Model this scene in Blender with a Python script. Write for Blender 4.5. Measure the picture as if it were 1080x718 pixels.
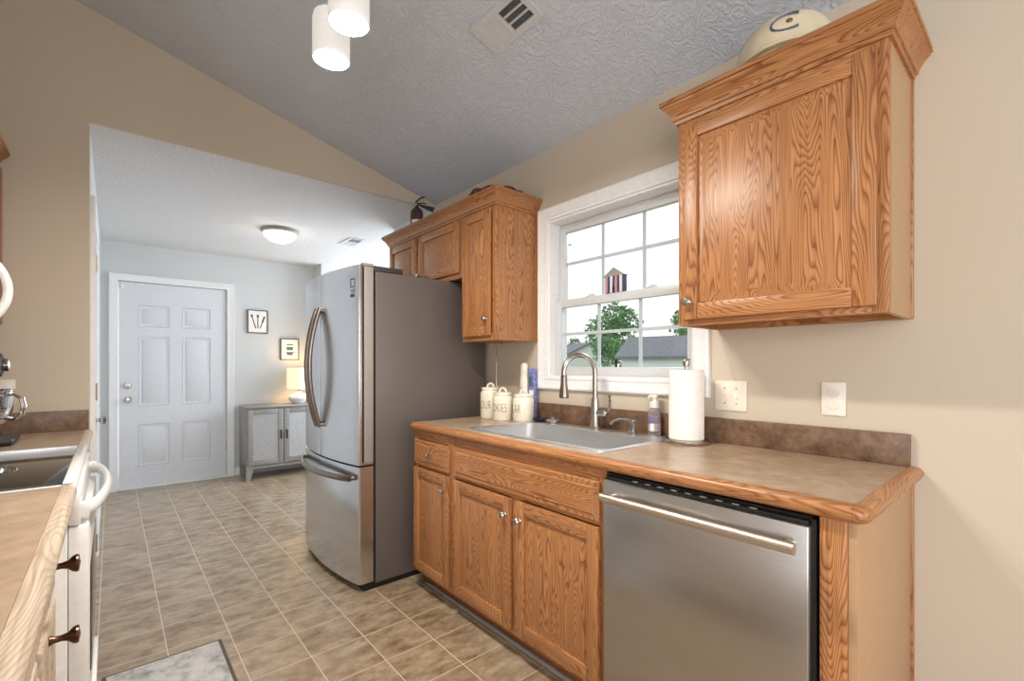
import bpy, bmesh, math, random
from mathutils import Vector, Matrix
random.seed(7)
R = math.radians
SC = bpy.context.scene
COL = SC.collection
for _o in list(bpy.data.objects):
    bpy.data.objects.remove(_o)

# ------------------------------------------------------------------ camera
cam_d = bpy.data.cameras.new('camera')
cam_d.sensor_width = 36.0
cam_d.lens = 491.0 / 1080.0 * 36.0
cam_d.shift_y = 26.0 / 1080.0
cam_d.clip_start = 0.02
cam_d.clip_end = 400
cam = bpy.data.objects.new('camera', cam_d)
cam.location = (0, 0, 1.23)
cam.rotation_euler = (R(90), 0, R(-40.71))
COL.objects.link(cam)
SC.camera = cam

# ------------------------------------------------------------------ exposure
SC.view_settings.view_transform = 'Standard'
SC.view_settings.look = 'None'
SC.view_settings.gamma = 1.0
SC.view_settings.use_curve_mapping = False
SC.view_settings.exposure = 0.42
SC.cycles.use_denoising = True
SC.cycles.max_bounces = 10
SC.cycles.diffuse_bounces = 5
SC.cycles.glossy_bounces = 5
SC.cycles.transparent_max_bounces = 12
SC.cycles.sample_clamp_indirect = 6.0


def lin(c):
    out = []
    for v in c[:3]:
        v = v / 255.0
        out.append(v / 12.92 if v <= 0.04045 else ((v + 0.055) / 1.055) ** 2.4)
    return (out[0], out[1], out[2], 1.0)


# ------------------------------------------------------------------ world: bright overcast sky
def make_world():
    w = bpy.data.worlds.new('sky')
    SC.world = w
    w.use_nodes = True
    nt = w.node_tree
    nt.nodes.clear()
    out = nt.nodes.new('ShaderNodeOutputWorld')
    bg = nt.nodes.new('ShaderNodeBackground')
    tc = nt.nodes.new('ShaderNodeTexCoord')
    mp = nt.nodes.new('ShaderNodeMapping')
    mp.inputs['Scale'].default_value = (1.0, 1.0, 2.6)
    no = nt.nodes.new('ShaderNodeTexNoise')
    no.inputs['Scale'].default_value = 7.0
    no.inputs['Detail'].default_value = 6.0
    rp = nt.nodes.new('ShaderNodeValToRGB')
    rp.color_ramp.elements[0].position = 0.36
    rp.color_ramp.elements[0].color = lin((232, 235, 239))
    rp.color_ramp.elements[1].position = 0.58
    rp.color_ramp.elements[1].color = lin((250, 252, 255))
    nt.links.new(tc.outputs['Generated'], mp.inputs['Vector'])
    nt.links.new(mp.outputs['Vector'], no.inputs['Vector'])
    nt.links.new(no.outputs['Fac'], rp.inputs['Fac'])
    nt.links.new(rp.outputs['Color'], bg.inputs['Color'])
    bg.inputs['Strength'].default_value = 1.1
    nt.links.new(bg.outputs['Background'], out.inputs['Surface'])


make_world()


def area_light(name, loc, target, sx, sy, watts, color):
    d = bpy.data.lights.new(name, 'AREA')
    d.shape = 'RECTANGLE'
    d.size = sx
    d.size_y = sy
    d.energy = watts
    d.color = lin(color)[:3]
    o = bpy.data.objects.new(name, d)
    o.location = loc
    v = Vector(target) - Vector(loc)
    o.rotation_euler = v.to_track_quat('-Z', 'Y').to_euler()
    COL.objects.link(o)
    return o


# assumed daylight: area lamp at an unseen dining-side opening, left behind the camera
area_light('assumed_dining_side_light', (-1.42, -1.6, 1.2), (1.9, 0.3, 1.0), 2.2, 1.9, 56, (252, 250, 250))
# added fill light behind the camera, brightens the wall with the wide opening
area_light('rear_fill_light', (0.6, -3.3, 1.75), (0.5, 3.0, 2.1), 1.7, 1.1, 30, (250, 250, 252))
# added lamp outside, above the view through the window, brightens sink and counter
area_light('window_fill_light', (4.4, 1.5, 4.3), (1.6, 1.45, 1.2), 3.0, 2.2, 260, (240, 246, 255))
# assumed daylight: area lamp in the bright room that opens off the back room
area_light('assumed_side_room_light', (3.3, 4.9, 1.4), (1.0, 4.7, 1.0), 1.8, 1.9, 72, (236, 244, 255))

# ------------------------------------------------------------------ materials
MATS = {}


def new_mat(name):
    m = bpy.data.materials.new(name)
    m.use_nodes = True
    nt = m.node_tree
    return m, nt, nt.nodes['Principled BSDF']


def N(nt, typ, **kw):
    n = nt.nodes.new(typ)
    for k, v in kw.items():
        if k in n.inputs:
            n.inputs[k].default_value = v
        else:
            setattr(n, k, v)
    return n


def ramp(nt, stops):
    r = nt.nodes.new('ShaderNodeValToRGB')
    el = r.color_ramp.elements
    while len(el) < len(stops):
        el.new(0.5)
    for e, (p, c) in zip(el, stops):
        e.position = p
        e.color = lin(c) if len(c) == 3 and max(c) > 1.001 else (c[0], c[1], c[2], 1)
    return r


def coords(nt, scale=(1, 1, 1), rnd=True):
    tc = N(nt, 'ShaderNodeTexCoord')
    mp = N(nt, 'ShaderNodeMapping')
    mp.inputs['Scale'].default_value = scale
    if rnd:
        oi = N(nt, 'ShaderNodeObjectInfo')
        ml = N(nt, 'ShaderNodeMath', operation='MULTIPLY')
        ml.inputs[1].default_value = 17.0
        nt.links.new(oi.outputs['Random'], ml.inputs[0])
        ad = N(nt, 'ShaderNodeVectorMath', operation='ADD')
        nt.links.new(tc.outputs['Object'], ad.inputs[0])
        nt.links.new(ml.outputs[0], ad.inputs[1])
        nt.links.new(ad.outputs[0], mp.inputs['Vector'])
    else:
        nt.links.new(tc.outputs['Object'], mp.inputs['Vector'])
    return mp


def bump(nt, b, height, strength, dist=0.002):
    bp = N(nt, 'ShaderNodeBump')
    bp.inputs['Strength'].default_value = strength
    bp.inputs['Distance'].default_value = dist
    nt.links.new(height, bp.inputs['Height'])
    nt.links.new(bp.outputs['Normal'], b.inputs['Normal'])


def plain(name, c, rough=0.5, metal=0.0, emit=None, es=0.0, var=0.0, vs=40.0, coat=0.0):
    m, nt, b = new_mat(name)
    b.inputs['Roughness'].default_value = rough
    b.inputs['Metallic'].default_value = metal
    if coat:
        b.inputs['Coat Weight'].default_value = coat
    mp = coords(nt)
    no = N(nt, 'ShaderNodeTexNoise')
    no.inputs['Scale'].default_value = vs
    nt.links.new(mp.outputs['Vector'], no.inputs['Vector'])
    v = max(var, 0.015)
    lo = tuple(max(0, x * (1 - v)) for x in c)
    hi = tuple(min(255, x * (1 + v)) for x in c)
    r = ramp(nt, [(0.3, lo), (0.7, hi)])
    nt.links.new(no.outputs['Fac'], r.inputs['Fac'])
    nt.links.new(r.outputs['Color'], b.inputs['Base Color'])
    if emit:
        b.inputs['Emission Color'].default_value = lin(emit)
        b.inputs['Emission Strength'].default_value = es
    MATS[name] = m
    return m


def paint(name, c, bump_s=0.08, bscale=220.0, rough=0.75):
    m, nt, b = new_mat(name)
    b.inputs['Roughness'].default_value = rough
    mp = coords(nt, rnd=False)
    no = N(nt, 'ShaderNodeTexNoise')
    no.inputs['Scale'].default_value = 1.3
    nt.links.new(mp.outputs['Vector'], no.inputs['Vector'])
    r = ramp(nt, [(0.3, tuple(x * .985 for x in c)), (0.7, c)])
    nt.links.new(no.outputs['Fac'], r.inputs['Fac'])
    nt.links.new(r.outputs['Color'], b.inputs['Base Color'])
    n2 = N(nt, 'ShaderNodeTexNoise')
    n2.inputs['Scale'].default_value = bscale
    nt.links.new(mp.outputs['Vector'], n2.inputs['Vector'])
    bump(nt, b, n2.outputs['Fac'], bump_s, 0.001)
    MATS[name] = m
    return m


def stomp_ceiling(name, c, strength):
    m, nt, b = new_mat(name)
    b.inputs['Roughness'].default_value = 0.85
    mp = coords(nt, rnd=False)
    warp = N(nt, 'ShaderNodeTexNoise')
    warp.inputs['Scale'].default_value = 6.0
    nt.links.new(mp.outputs['Vector'], warp.inputs['Vector'])
    mx = N(nt, 'ShaderNodeVectorMath', operation='MULTIPLY_ADD')
    mx.inputs[1].default_value = (0.5, 0.5, 0.5)
    nt.links.new(warp.outputs['Color'], mx.inputs[0])
    nt.links.new(mp.outputs['Vector'], mx.inputs[2])
    wv = N(nt, 'ShaderNodeTexNoise')
    wv.inputs['Scale'].default_value = 34.0
    wv.inputs['Detail'].default_value = 3.0
    wv.inputs['Roughness'].default_value = 0.6
    nt.links.new(mx.outputs[0], wv.inputs['Vector'])
    r = ramp(nt, [(0.42, (0, 0, 0)), (0.6, (1, 1, 1))])
    nt.links.new(wv.outputs['Fac'], r.inputs['Fac'])
    b.inputs['Base Color'].default_value = lin(c)
    bump(nt, b, r.outputs['Color'], strength, 0.004)
    MATS[name] = m
    return m


def oak(name, axis, light, mid, dark, rough=0.36):
    """Plain-sawn oak, grain running along the given axis."""
    m, nt, b = new_mat(name)
    b.inputs['Roughness'].default_value = rough
    al, ac = 1.3, 11.0
    s1 = [ac, ac, ac]
    s1[axis] = al
    mp = coords(nt, tuple(s1))
    n1 = N(nt, 'ShaderNodeTexNoise')
    n1.inputs['Scale'].default_value = 1.0
    n1.inputs['Detail'].default_value = 1.6
    n1.inputs['Roughness'].default_value = 0.45
    nt.links.new(mp.outputs['Vector'], n1.inputs['Vector'])
    ml = N(nt, 'ShaderNodeMath', operation='MULTIPLY')
    ml.inputs[1].default_value = 48.0
    nt.links.new(n1.outputs['Fac'], ml.inputs[0])
    fr = N(nt, 'ShaderNodeMath', operation='FRACT')
    nt.links.new(ml.outputs[0], fr.inputs[0])
    r1 = ramp(nt, [(0.0, dark), (0.3, mid), (0.55, light), (0.8, light), (1.0, mid)])
    nt.links.new(fr.outputs[0], r1.inputs['Fac'])
    s2 = [170, 170, 170]
    s2[axis] = 5.0
    mp2 = coords(nt, tuple(s2))
    n2 = N(nt, 'ShaderNodeTexNoise')
    n2.inputs['Scale'].default_value = 1.0
    n2.inputs['Detail'].default_value = 2.0
    nt.links.new(mp2.outputs['Vector'], n2.inputs['Vector'])
    r2 = ramp(nt, [(0.34, (0.62, 0.54, 0.46)), (0.55, (1, 1, 1))])
    nt.links.new(n2.outputs['Fac'], r2.inputs['Fac'])
    mx = N(nt, 'ShaderNodeMixRGB', blend_type='MULTIPLY')
    mx.inputs['Fac'].default_value = 0.6
    nt.links.new(r1.outputs['Color'], mx.inputs[1])
    nt.links.new(r2.outputs['Color'], mx.inputs[2])
    n3 = N(nt, 'ShaderNodeTexNoise')
    n3.inputs['Scale'].default_value = 0.5
    nt.links.new(mp.outputs['Vector'], n3.inputs['Vector'])
    r3 = ramp(nt, [(0.3, (0.84, 0.82, 0.8)), (0.7, (1.0, 1.0, 1.0))])
    nt.links.new(n3.outputs['Fac'], r3.inputs['Fac'])
    m2 = N(nt, 'ShaderNodeMixRGB', blend_type='MULTIPLY')
    m2.inputs['Fac'].default_value = 1.0
    nt.links.new(mx.outputs[0], m2.inputs[1])
    nt.links.new(r3.outputs['Color'], m2.inputs[2])
    nt.links.new(m2.outputs[0], b.inputs['Base Color'])
    bump(nt, b, n2.outputs['Fac'], 0.12, 0.0008)
    MATS[name] = m
    return m


OL, OM, OD = (192, 138, 90), (174, 118, 73), (132, 80, 47)
for i, a in enumerate('xyz'):
    oak('oak_' + a, i, OL, OM, OD)
    oak('oak_pale_' + a, i, (214, 198, 178), (202, 184, 162), (182, 162, 138), 0.4)


def speckle(name, a, bcol, ccol, scale, rough, coat=0.0):
    m, nt, b = new_mat(name)
    b.inputs['Roughness'].default_value = rough
    mp = coords(nt, rnd=False)
    n1 = N(nt, 'ShaderNodeTexNoise')
    n1.inputs['Scale'].default_value = scale
    n1.inputs['Detail'].default_value = 6.0
    n1.inputs['Roughness'].default_value = 0.65
    nt.links.new(mp.outputs['Vector'], n1.inputs['Vector'])
    r = ramp(nt, [(0.3, a), (0.5, bcol), (0.72, ccol)])
    nt.links.new(n1.outputs['Fac'], r.inputs['Fac'])
    nt.links.new(r.outputs['Color'], b.inputs['Base Color'])
    MATS[name] = m
    return m


speckle('laminate', (152, 130, 108), (170, 147, 122), (186, 164, 138), 11.0, 0.27)
speckle('laminate_dark', (82, 60, 45), (112, 86, 66), (138, 111, 90), 26.0, 0.4)
speckle('mat_marble', (128, 128, 130), (196, 196, 195), (216, 216, 214), 15.0, 0.75)
plain('mat_border', (92, 88, 84), 0.8)


def tile_floor():
    m, nt, b = new_mat('vinyl_tile')
    tc = N(nt, 'ShaderNodeTexCoord')
    mp = N(nt, 'ShaderNodeMapping')
    mp.inputs['Location'].default_value = (-0.183, -0.214, 0)
    nt.links.new(tc.outputs['Object'], mp.inputs['Vector'])
    br = N(nt, 'ShaderNodeTexBrick')
    br.offset = 0.0
    br.squash = 1.0
    br.inputs['Scale'].default_value = 1.0
    br.inputs['Mortar Size'].default_value = 0.0021
    br.inputs['Mortar Smooth'].default_value = 0.2
    br.inputs['Brick Width'].default_value = 0.2284
    br.inputs['Row Height'].default_value = 0.2284
    br.inputs['Color1'].default_value = (0.38, 0.38, 0.38, 1)
    br.inputs['Color2'].default_value = (0.62, 0.62, 0.62, 1)
    nt.links.new(mp.outputs['Vector'], br.inputs['Vector'])
    mp2 = N(nt, 'ShaderNodeMapping')
    mp2.inputs['Scale'].default_value = (9.0, 15.0, 1.0)
    mp2.inputs['Rotation'].default_value = (0, 0, 0.5)
    nt.links.new(tc.outputs['Object'], mp2.inputs['Vector'])
    # shift the mottling from tile to tile so that it breaks at the joints
    ad = N(nt, 'ShaderNodeVectorMath', operation='MULTIPLY_ADD')
    ad.inputs[1].default_value = (9, 9, 9)
    nt.links.new(br.outputs['Color'], ad.inputs[0])
    nt.links.new(mp2.outputs['Vector'], ad.inputs[2])
    n1 = N(nt, 'ShaderNodeTexNoise')
    n1.inputs['Scale'].default_value = 1.0
    n1.inputs['Detail'].default_value = 7.0
    n1.inputs['Roughness'].default_value = 0.68
    nt.links.new(ad.outputs[0], n1.inputs['Vector'])
    r = ramp(nt, [(0.28, (106, 86, 64)), (0.44, (148, 127, 101)), (0.57, (170, 151, 126)), (0.74, (192, 176, 153))])
    nt.links.new(n1.outputs['Fac'], r.inputs['Fac'])
    mx = N(nt, 'ShaderNodeMixRGB')
    nt.links.new(br.outputs['Fac'], mx.inputs['Fac'])
    nt.links.new(r.outputs['Color'], mx.inputs[1])
    mx.inputs[2].default_value = lin((214, 202, 180))
    nt.links.new(mx.outputs[0], b.inputs['Base Color'])
    b.inputs['Roughness'].default_value = 0.28
    b.inputs['Specular IOR Level'].default_value = 0.75
    iv = N(nt, 'ShaderNodeMath', operation='SUBTRACT')
    iv.inputs[0].default_value = 1.0
    nt.links.new(br.outputs['Fac'], iv.inputs[1])
    bump(nt, b, iv.outputs[0], 0.2, 0.001)
    MATS['vinyl_tile'] = m


tile_floor()


def steel(name, c, rough, aniso=0.0, brush_axis=1, var=0.06):
    m, nt, b = new_mat(name)
    b.inputs['Metallic'].default_value = 1.0
    s = [300, 300, 300]
    s[brush_axis] = 3
    mp = coords(nt, tuple(s))
    n1 = N(nt, 'ShaderNodeTexNoise')
    n1.inputs['Scale'].default_value = 1.0
    n1.inputs['Detail'].default_value = 3.0
    nt.links.new(mp.outputs['Vector'], n1.inputs['Vector'])
    r = ramp(nt, [(0.2, tuple(x * (1 - var) for x in c)), (0.8, c)])
    nt.links.new(n1.outputs['Fac'], r.inputs['Fac'])
    nt.links.new(r.outputs['Color'], b.inputs['Base Color'])
    b.inputs['Roughness'].default_value = rough
    if aniso:
        b.inputs['Anisotropic'].default_value = aniso
        tg = N(nt, 'ShaderNodeTangent')
        tg.direction_type = 'RADIAL'
        tg.axis = 'Z'
        nt.links.new(tg.outputs[0], b.inputs['Tangent'])
    MATS[name] = m
    return m


steel('stainless', (196, 196, 196), 0.3, 0.75, 1)
steel('stainless_door', (214, 216, 218), 0.2, 0.5, 1, 0.03)
steel('sink_steel', (226, 226, 226), 0.38, 0.0, 1)
steel('nickel', (188, 182, 174), 0.24, 0.0, 2)
steel('handle_steel', (142, 130, 122), 0.25, 0.0, 2)
steel('chrome', (224, 224, 226), 0.06, 0.0, 2, 0.01)
steel('satin_steel', (206, 196, 182), 0.42, 0.0, 1)
steel('brass', (160, 146, 116), 0.3, 0.0, 2)
steel('bronze', (92, 66, 52), 0.28, 0.0, 2)

paint('paint_tan', (202, 190, 172))
paint('paint_grey_green', (210, 213, 213))
paint('paint_white_wall', (232, 234, 234))
stomp_ceiling('ceiling_stomp', (206, 214, 226), 0.75)
stomp_ceiling('ceiling_stomp_back', (218, 219, 220), 0.7)
plain('white_trim', (236, 237, 238), 0.35)
plain('white_door', (220, 223, 228), 0.4)
plain('vinyl_window', (206, 209, 212), 0.35)
plain('white_enamel', (236, 236, 234), 0.18)
plain('white_plastic', (238, 234, 226), 0.35)
plain('ivory_plastic', (232, 226, 212), 0.4)
plain('black_plastic', (18, 18, 19), 0.4)
plain('dark_grey', (52, 52, 54), 0.5)
plain('fridge_side', (98, 90, 86), 0.34)
plain('gasket', (150, 146, 140), 0.5)
plain('toe_kick', (134, 84, 48), 0.5)
plain('cab_inside', (150, 118, 84), 0.6)
plain('cab_side_vinyl', (176, 140, 104), 0.42)
plain('black_glass', (20, 16, 14), 0.05)
plain('ceramic_cream', (240, 232, 214), 0.22, coat=0.4)
plain('ink', (70, 62, 56), 0.6)
plain('ceramic_white', (240, 240, 238), 0.25)
plain('paper', (246, 243, 238), 0.9)
plain('red', (150, 24, 22), 0.35)
plain('extinguisher_dark', (74, 54, 52), 0.4)
plain('wicker', (96, 60, 40), 0.7, var=0.3, vs=90)
plain('dish_cream', (214, 200, 170), 0.35, var=0.06, vs=8)
plain('dish_blue', (74, 88, 112), 0.4)
plain('dish_brown', (110, 84, 66), 0.4)
plain('grey_wood', (150, 148, 144), 0.5, var=0.08, vs=60)
plain('hammered_silver', (196, 198, 200), 0.35, 0.5, var=0.12, vs=160)
plain('roof_grey', (128, 130, 136), 0.9, var=0.1, vs=14)
plain('siding_white', (244, 245, 246), 0.7)
plain('lawn', (96, 124, 70), 0.9, var=0.2, vs=6)
plain('leaf', (112, 150, 104), 0.7, var=0.25, vs=0.9)
plain('bark', (84, 70, 58), 0.9)
plain('purple_label', (118, 110, 158), 0.4)
plain('blue_print', (122, 128, 182), 0.45, var=0.2, vs=60)
plain('pink_print', (186, 140, 150), 0.6)
plain('navy_print', (70, 64, 96), 0.6)
plain('art_teal', (82, 106, 106), 0.7)
plain('shade_glow', (205, 204, 202), 0.5, emit=(255, 250, 244), es=0.34)
plain('bulb_glow', (255, 250, 240), 0.5, emit=(255, 246, 232), es=4.0)
plain('dome_glow', (250, 248, 242), 0.4, emit=(255, 250, 242), es=1.0)
plain('lamp_shade_glow', (246, 232, 206), 0.7, emit=(255, 226, 176), es=0.5)


def glass_pane():
    m = bpy.data.materials.new('window_glass')
    m.use_nodes = True
    nt = m.node_tree
    nt.nodes.clear()
    out = N(nt, 'ShaderNodeOutputMaterial')
    tr = N(nt, 'ShaderNodeBsdfTransparent')
    tr.inputs['Color'].default_value = (0.95, 0.965, 0.96, 1)
    gl = N(nt, 'ShaderNodeBsdfGlossy')
    gl.inputs['Roughness'].default_value = 0.02
    fr = N(nt, 'ShaderNodeFresnel')
    fr.inputs['IOR'].default_value = 1.3
    mx = N(nt, 'ShaderNodeMixShader')
    nt.links.new(fr.outputs[0], mx.inputs['Fac'])
    nt.links.new(tr.outputs[0], mx.inputs[1])
    nt.links.new(gl.outputs[0], mx.inputs[2])
    nt.links.new(mx.outputs[0], out.inputs['Surface'])
    MATS['window_glass'] = m


glass_pane()


def clear_plastic(name, tint):
    m, nt, b = new_mat(name)
    b.inputs['Base Color'].default_value = lin(tint)
    b.inputs['Roughness'].default_value = 0.12
    b.inputs['Transmission Weight'].default_value = 0.75
    b.inputs['IOR'].default_value = 1.2
    MATS[name] = m


clear_plastic('soap_plastic', (216, 202, 206))


# ------------------------------------------------------------------ mesh builder (world coordinates in, local mesh out)
class MB:
    def __init__(self):
        self.bm = bmesh.new()
        self.slots = []

    def slot(self, mat):
        if mat not in self.slots:
            self.slots.append(mat)
        return self.slots.index(mat)

    def _absorb(self, tmp, mat, M=None):
        s = self.slot(mat)
        if M is not None:
            bmesh.ops.transform(tmp, matrix=M, verts=tmp.verts)
        me = bpy.data.meshes.new('tmp')
        for f in tmp.faces:
            f.material_index = s
        tmp.to_mesh(me)
        tmp.free()
        self.bm.from_mesh(me)
        bpy.data.meshes.remove(me)
        return self

    def box(self, x0, x1, y0, y1, z0, z1, mat, bev=0.0, seg=2, M=None):
        t = bmesh.new()
        bmesh.ops.create_cube(t, size=1.0)
        bmesh.ops.scale(t, vec=(abs(x1 - x0), abs(y1 - y0), abs(z1 - z0)), verts=t.verts)
        bmesh.ops.translate(t, vec=((x0 + x1) / 2, (y0 + y1) / 2, (z0 + z1) / 2), verts=t.verts)
        if bev > 0:
            bmesh.ops.bevel(t, geom=list(t.edges), offset=bev, segments=seg, profile=0.5, affect='EDGES')
        return self._absorb(t, mat, M)

    def prism(self, pts, axis, a, b, mat, bev=0.0):
        """polygon in the other two axes, extruded along axis from a to b"""
        t = bmesh.new()

        def mk(p, v):
            if axis == 0:
                return (v, p[0], p[1])
            if axis == 1:
                return (p[0], v, p[1])
            return (p[0], p[1], v)
        A = [t.verts.new(mk(p, a)) for p in pts]
        B = [t.verts.new(mk(p, b)) for p in pts]
        t.faces.new(A)
        t.faces.new(B[::-1])
        n = len(pts)
        for i in range(n):
            t.faces.new((A[i], B[i], B[(i + 1) % n], A[(i + 1) % n]))
        bmesh.ops.recalc_face_normals(t, faces=t.faces)
        if bev > 0:
            bmesh.ops.bevel(t, geom=list(t.edges), offset=bev, segments=2, profile=0.5, affect='EDGES')
        return self._absorb(t, mat)

    def loft(self, rings, mat, caps=True, closed=True):
        t = bmesh.new()
        V = [[t.verts.new(p) for p in r] for r in rings]
        n = len(rings[0])
        for i in range(len(V) - 1):
            for j in range(n if closed else n - 1):
                k = (j + 1) % n
                t.faces.new((V[i][j], V[i][k], V[i + 1][k], V[i + 1][j]))
        if caps:
            t.faces.new(V[0][::-1])
            t.faces.new(V[-1])
        bmesh.ops.recalc_face_normals(t, faces=t.faces)
        return self._absorb(t, mat)

    def lathe(self, prof, c, mat, axis='Z', seg=28, sc=(1, 1, 1)):
        """prof: list of (radius, height); closed at both ends when radius is 0"""
        t = bmesh.new()
        rows = []
        for r, h in prof:
            if r < 1e-6:
                rows.append([t.verts.new((0, 0, h))])
            else:
                rows.append([t.verts.new((r * math.cos(2 * math.pi * i / seg), r * math.sin(2 * math.pi * i / seg), h)) for i in range(seg)])
        for a, b in zip(rows[:-1], rows[1:]):
            for i in range(seg):
                k = (i + 1) % seg
                if len(a) == 1 and len(b) == 1:
                    continue
                if len(a) == 1:
                    t.faces.new((a[0], b[i], b[k]))
                elif len(b) == 1:
                    t.faces.new((a[i], b[0], a[k]))
                else:
                    t.faces.new((a[i], b[i], b[k], a[k]))
        bmesh.ops.recalc_face_normals(t, faces=t.faces)
        M = Matrix.Identity(4)
        if axis == 'X':
            M = Matrix.Rotation(R(90), 4, 'Y')
        elif axis == '-X':
            M = Matrix.Rotation(R(-90), 4, 'Y')
        elif axis == 'Y':
            M = Matrix.Rotation(R(-90), 4, 'X')
        elif axis == '-Y':
            M = Matrix.Rotation(R(90), 4, 'X')
        elif isinstance(axis, (tuple, list, Vector)):
            M = Vector(axis).to_track_quat('Z', 'Y').to_matrix().to_4x4()
        M = Matrix.Translation(c) @ M @ Matrix.Diagonal((sc[0], sc[1], sc[2], 1))
        return self._absorb(t, mat, M)

    def cyl(self, p0, p1, r0, mat, r1=None, seg=20):
        p0, p1 = Vector(p0), Vector(p1)
        L = (p1 - p0).length
        r1 = r0 if r1 is None else r1
        return self.lathe([(0, 0), (r0, 0), (r1, L), (0, L)], p0, mat, axis=tuple(p1 - p0), seg=seg)

    def tube(self, path, r, mat, seg=12, ry=None, up=(0, 0, 1), caps=True, taper=None):
        """sweep an ellipse (r across, ry along up) along a path"""
        ry = r if ry is None else ry
        P = [Vector(p) for p in path]
        rings = []
        U = Vector(up)
        for i, p in enumerate(P):
            d = (P[min(i + 1, len(P) - 1)] - P[max(i - 1, 0)]).normalized()
            s = d.cross(U)
            if s.length < 1e-4:
                s = d.cross(Vector((1, 0, 0)))
            s.normalize()
            u = s.cross(d).normalized()
            k = taper[i] if taper else 1.0
            rings.append([p + s * (r * k * math.cos(2 * math.pi * j / seg)) + u * (ry * k * math.sin(2 * math.pi * j / seg)) for j in range(seg)])
        return self.loft(rings, mat, caps)

    def molding(self, path, prof, mat, to3d, side=1, closed=False):
        """sweep a profile (offset, depth) along a 2-D path with mitred corners"""
        P = [Vector(p) for p in path]
        n = len(P)
        rings = []
        for i, p in enumerate(P):
            def nrm(a, b):
                d = (b - a).normalized()
                return Vector((d.y, -d.x)) * side
            if closed:
                n1, n2 = nrm(P[i - 1], p), nrm(p, P[(i + 1) % n])
            else:
                n1 = nrm(P[i - 1], p) if i > 0 else None
                n2 = nrm(p, P[i + 1]) if i < n - 1 else None
                n1 = n1 or n2
                n2 = n2 or n1
            m = (n1 + n2)
            m = m / max(1e-6, m.dot(n1))
            rings.append([to3d(p + m * o, h) for o, h in prof])
        if closed:
            rings.append(rings[0])
        return self.loft(rings, mat, caps=not closed)

    def ball(self, c, r, mat, sc=(1, 1, 1), seg=20):
        t = bmesh.new()
        bmesh.ops.create_uvsphere(t, u_segments=seg, v_segments=seg // 2 + 2, radius=r)
        return self._absorb(t, mat, Matrix.Translation(c) @ Matrix.Diagonal((sc[0], sc[1], sc[2], 1)))

    def build(self, name, parent=None, loc=None, smooth=True, angle=35):
        me = bpy.data.meshes.new(name)
        self.bm.to_mesh(me)
        self.bm.free()
        for s in self.slots:
            me.materials.append(MATS[s])
        o = bpy.data.objects.new(name, me)
        base = None
        if parent is not None:
            q = parent
            base = Vector((0, 0, 0))
            while q is not None:
                base = base + Vector(q.location)
                q = q.parent
            o.parent = parent
        elif loc is not None:
            base = Vector(loc)
            o.location = loc
        if base is not None and base.length > 0:
            me.transform(Matrix.Translation(-base))
        if smooth:
            for p in me.polygons:
                p.use_smooth = True
            me.set_sharp_from_angle(angle=R(angle))
        COL.objects.link(o)
        return o


def thing(name, label, cat, loc, group=None):
    o = bpy.data.objects.new(name, None)
    o.empty_display_size = 0.05
    o.location = loc
    o['label'] = label
    o['category'] = cat
    if group:
        o['group'] = group
    COL.objects.link(o)
    return o


def tag(o, label, cat, group=None):
    o['label'] = label
    o['category'] = cat
    if group:
        o['group'] = group
    return o


def struct(o):
    o['kind'] = 'structure'
    return o


# ------------------------------------------------------------------ dimensions of the place
XR = 1.89            # kitchen window wall
XL = -0.715          # wall behind the range
YD = 3.10            # wall with the wide opening
YB = 5.95            # back wall
ZB = 2.432           # flat ceiling of the back room
SLOPE = 0.2686


def vault(x):
    return 2.46 + SLOPE * (XR - x)


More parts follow.
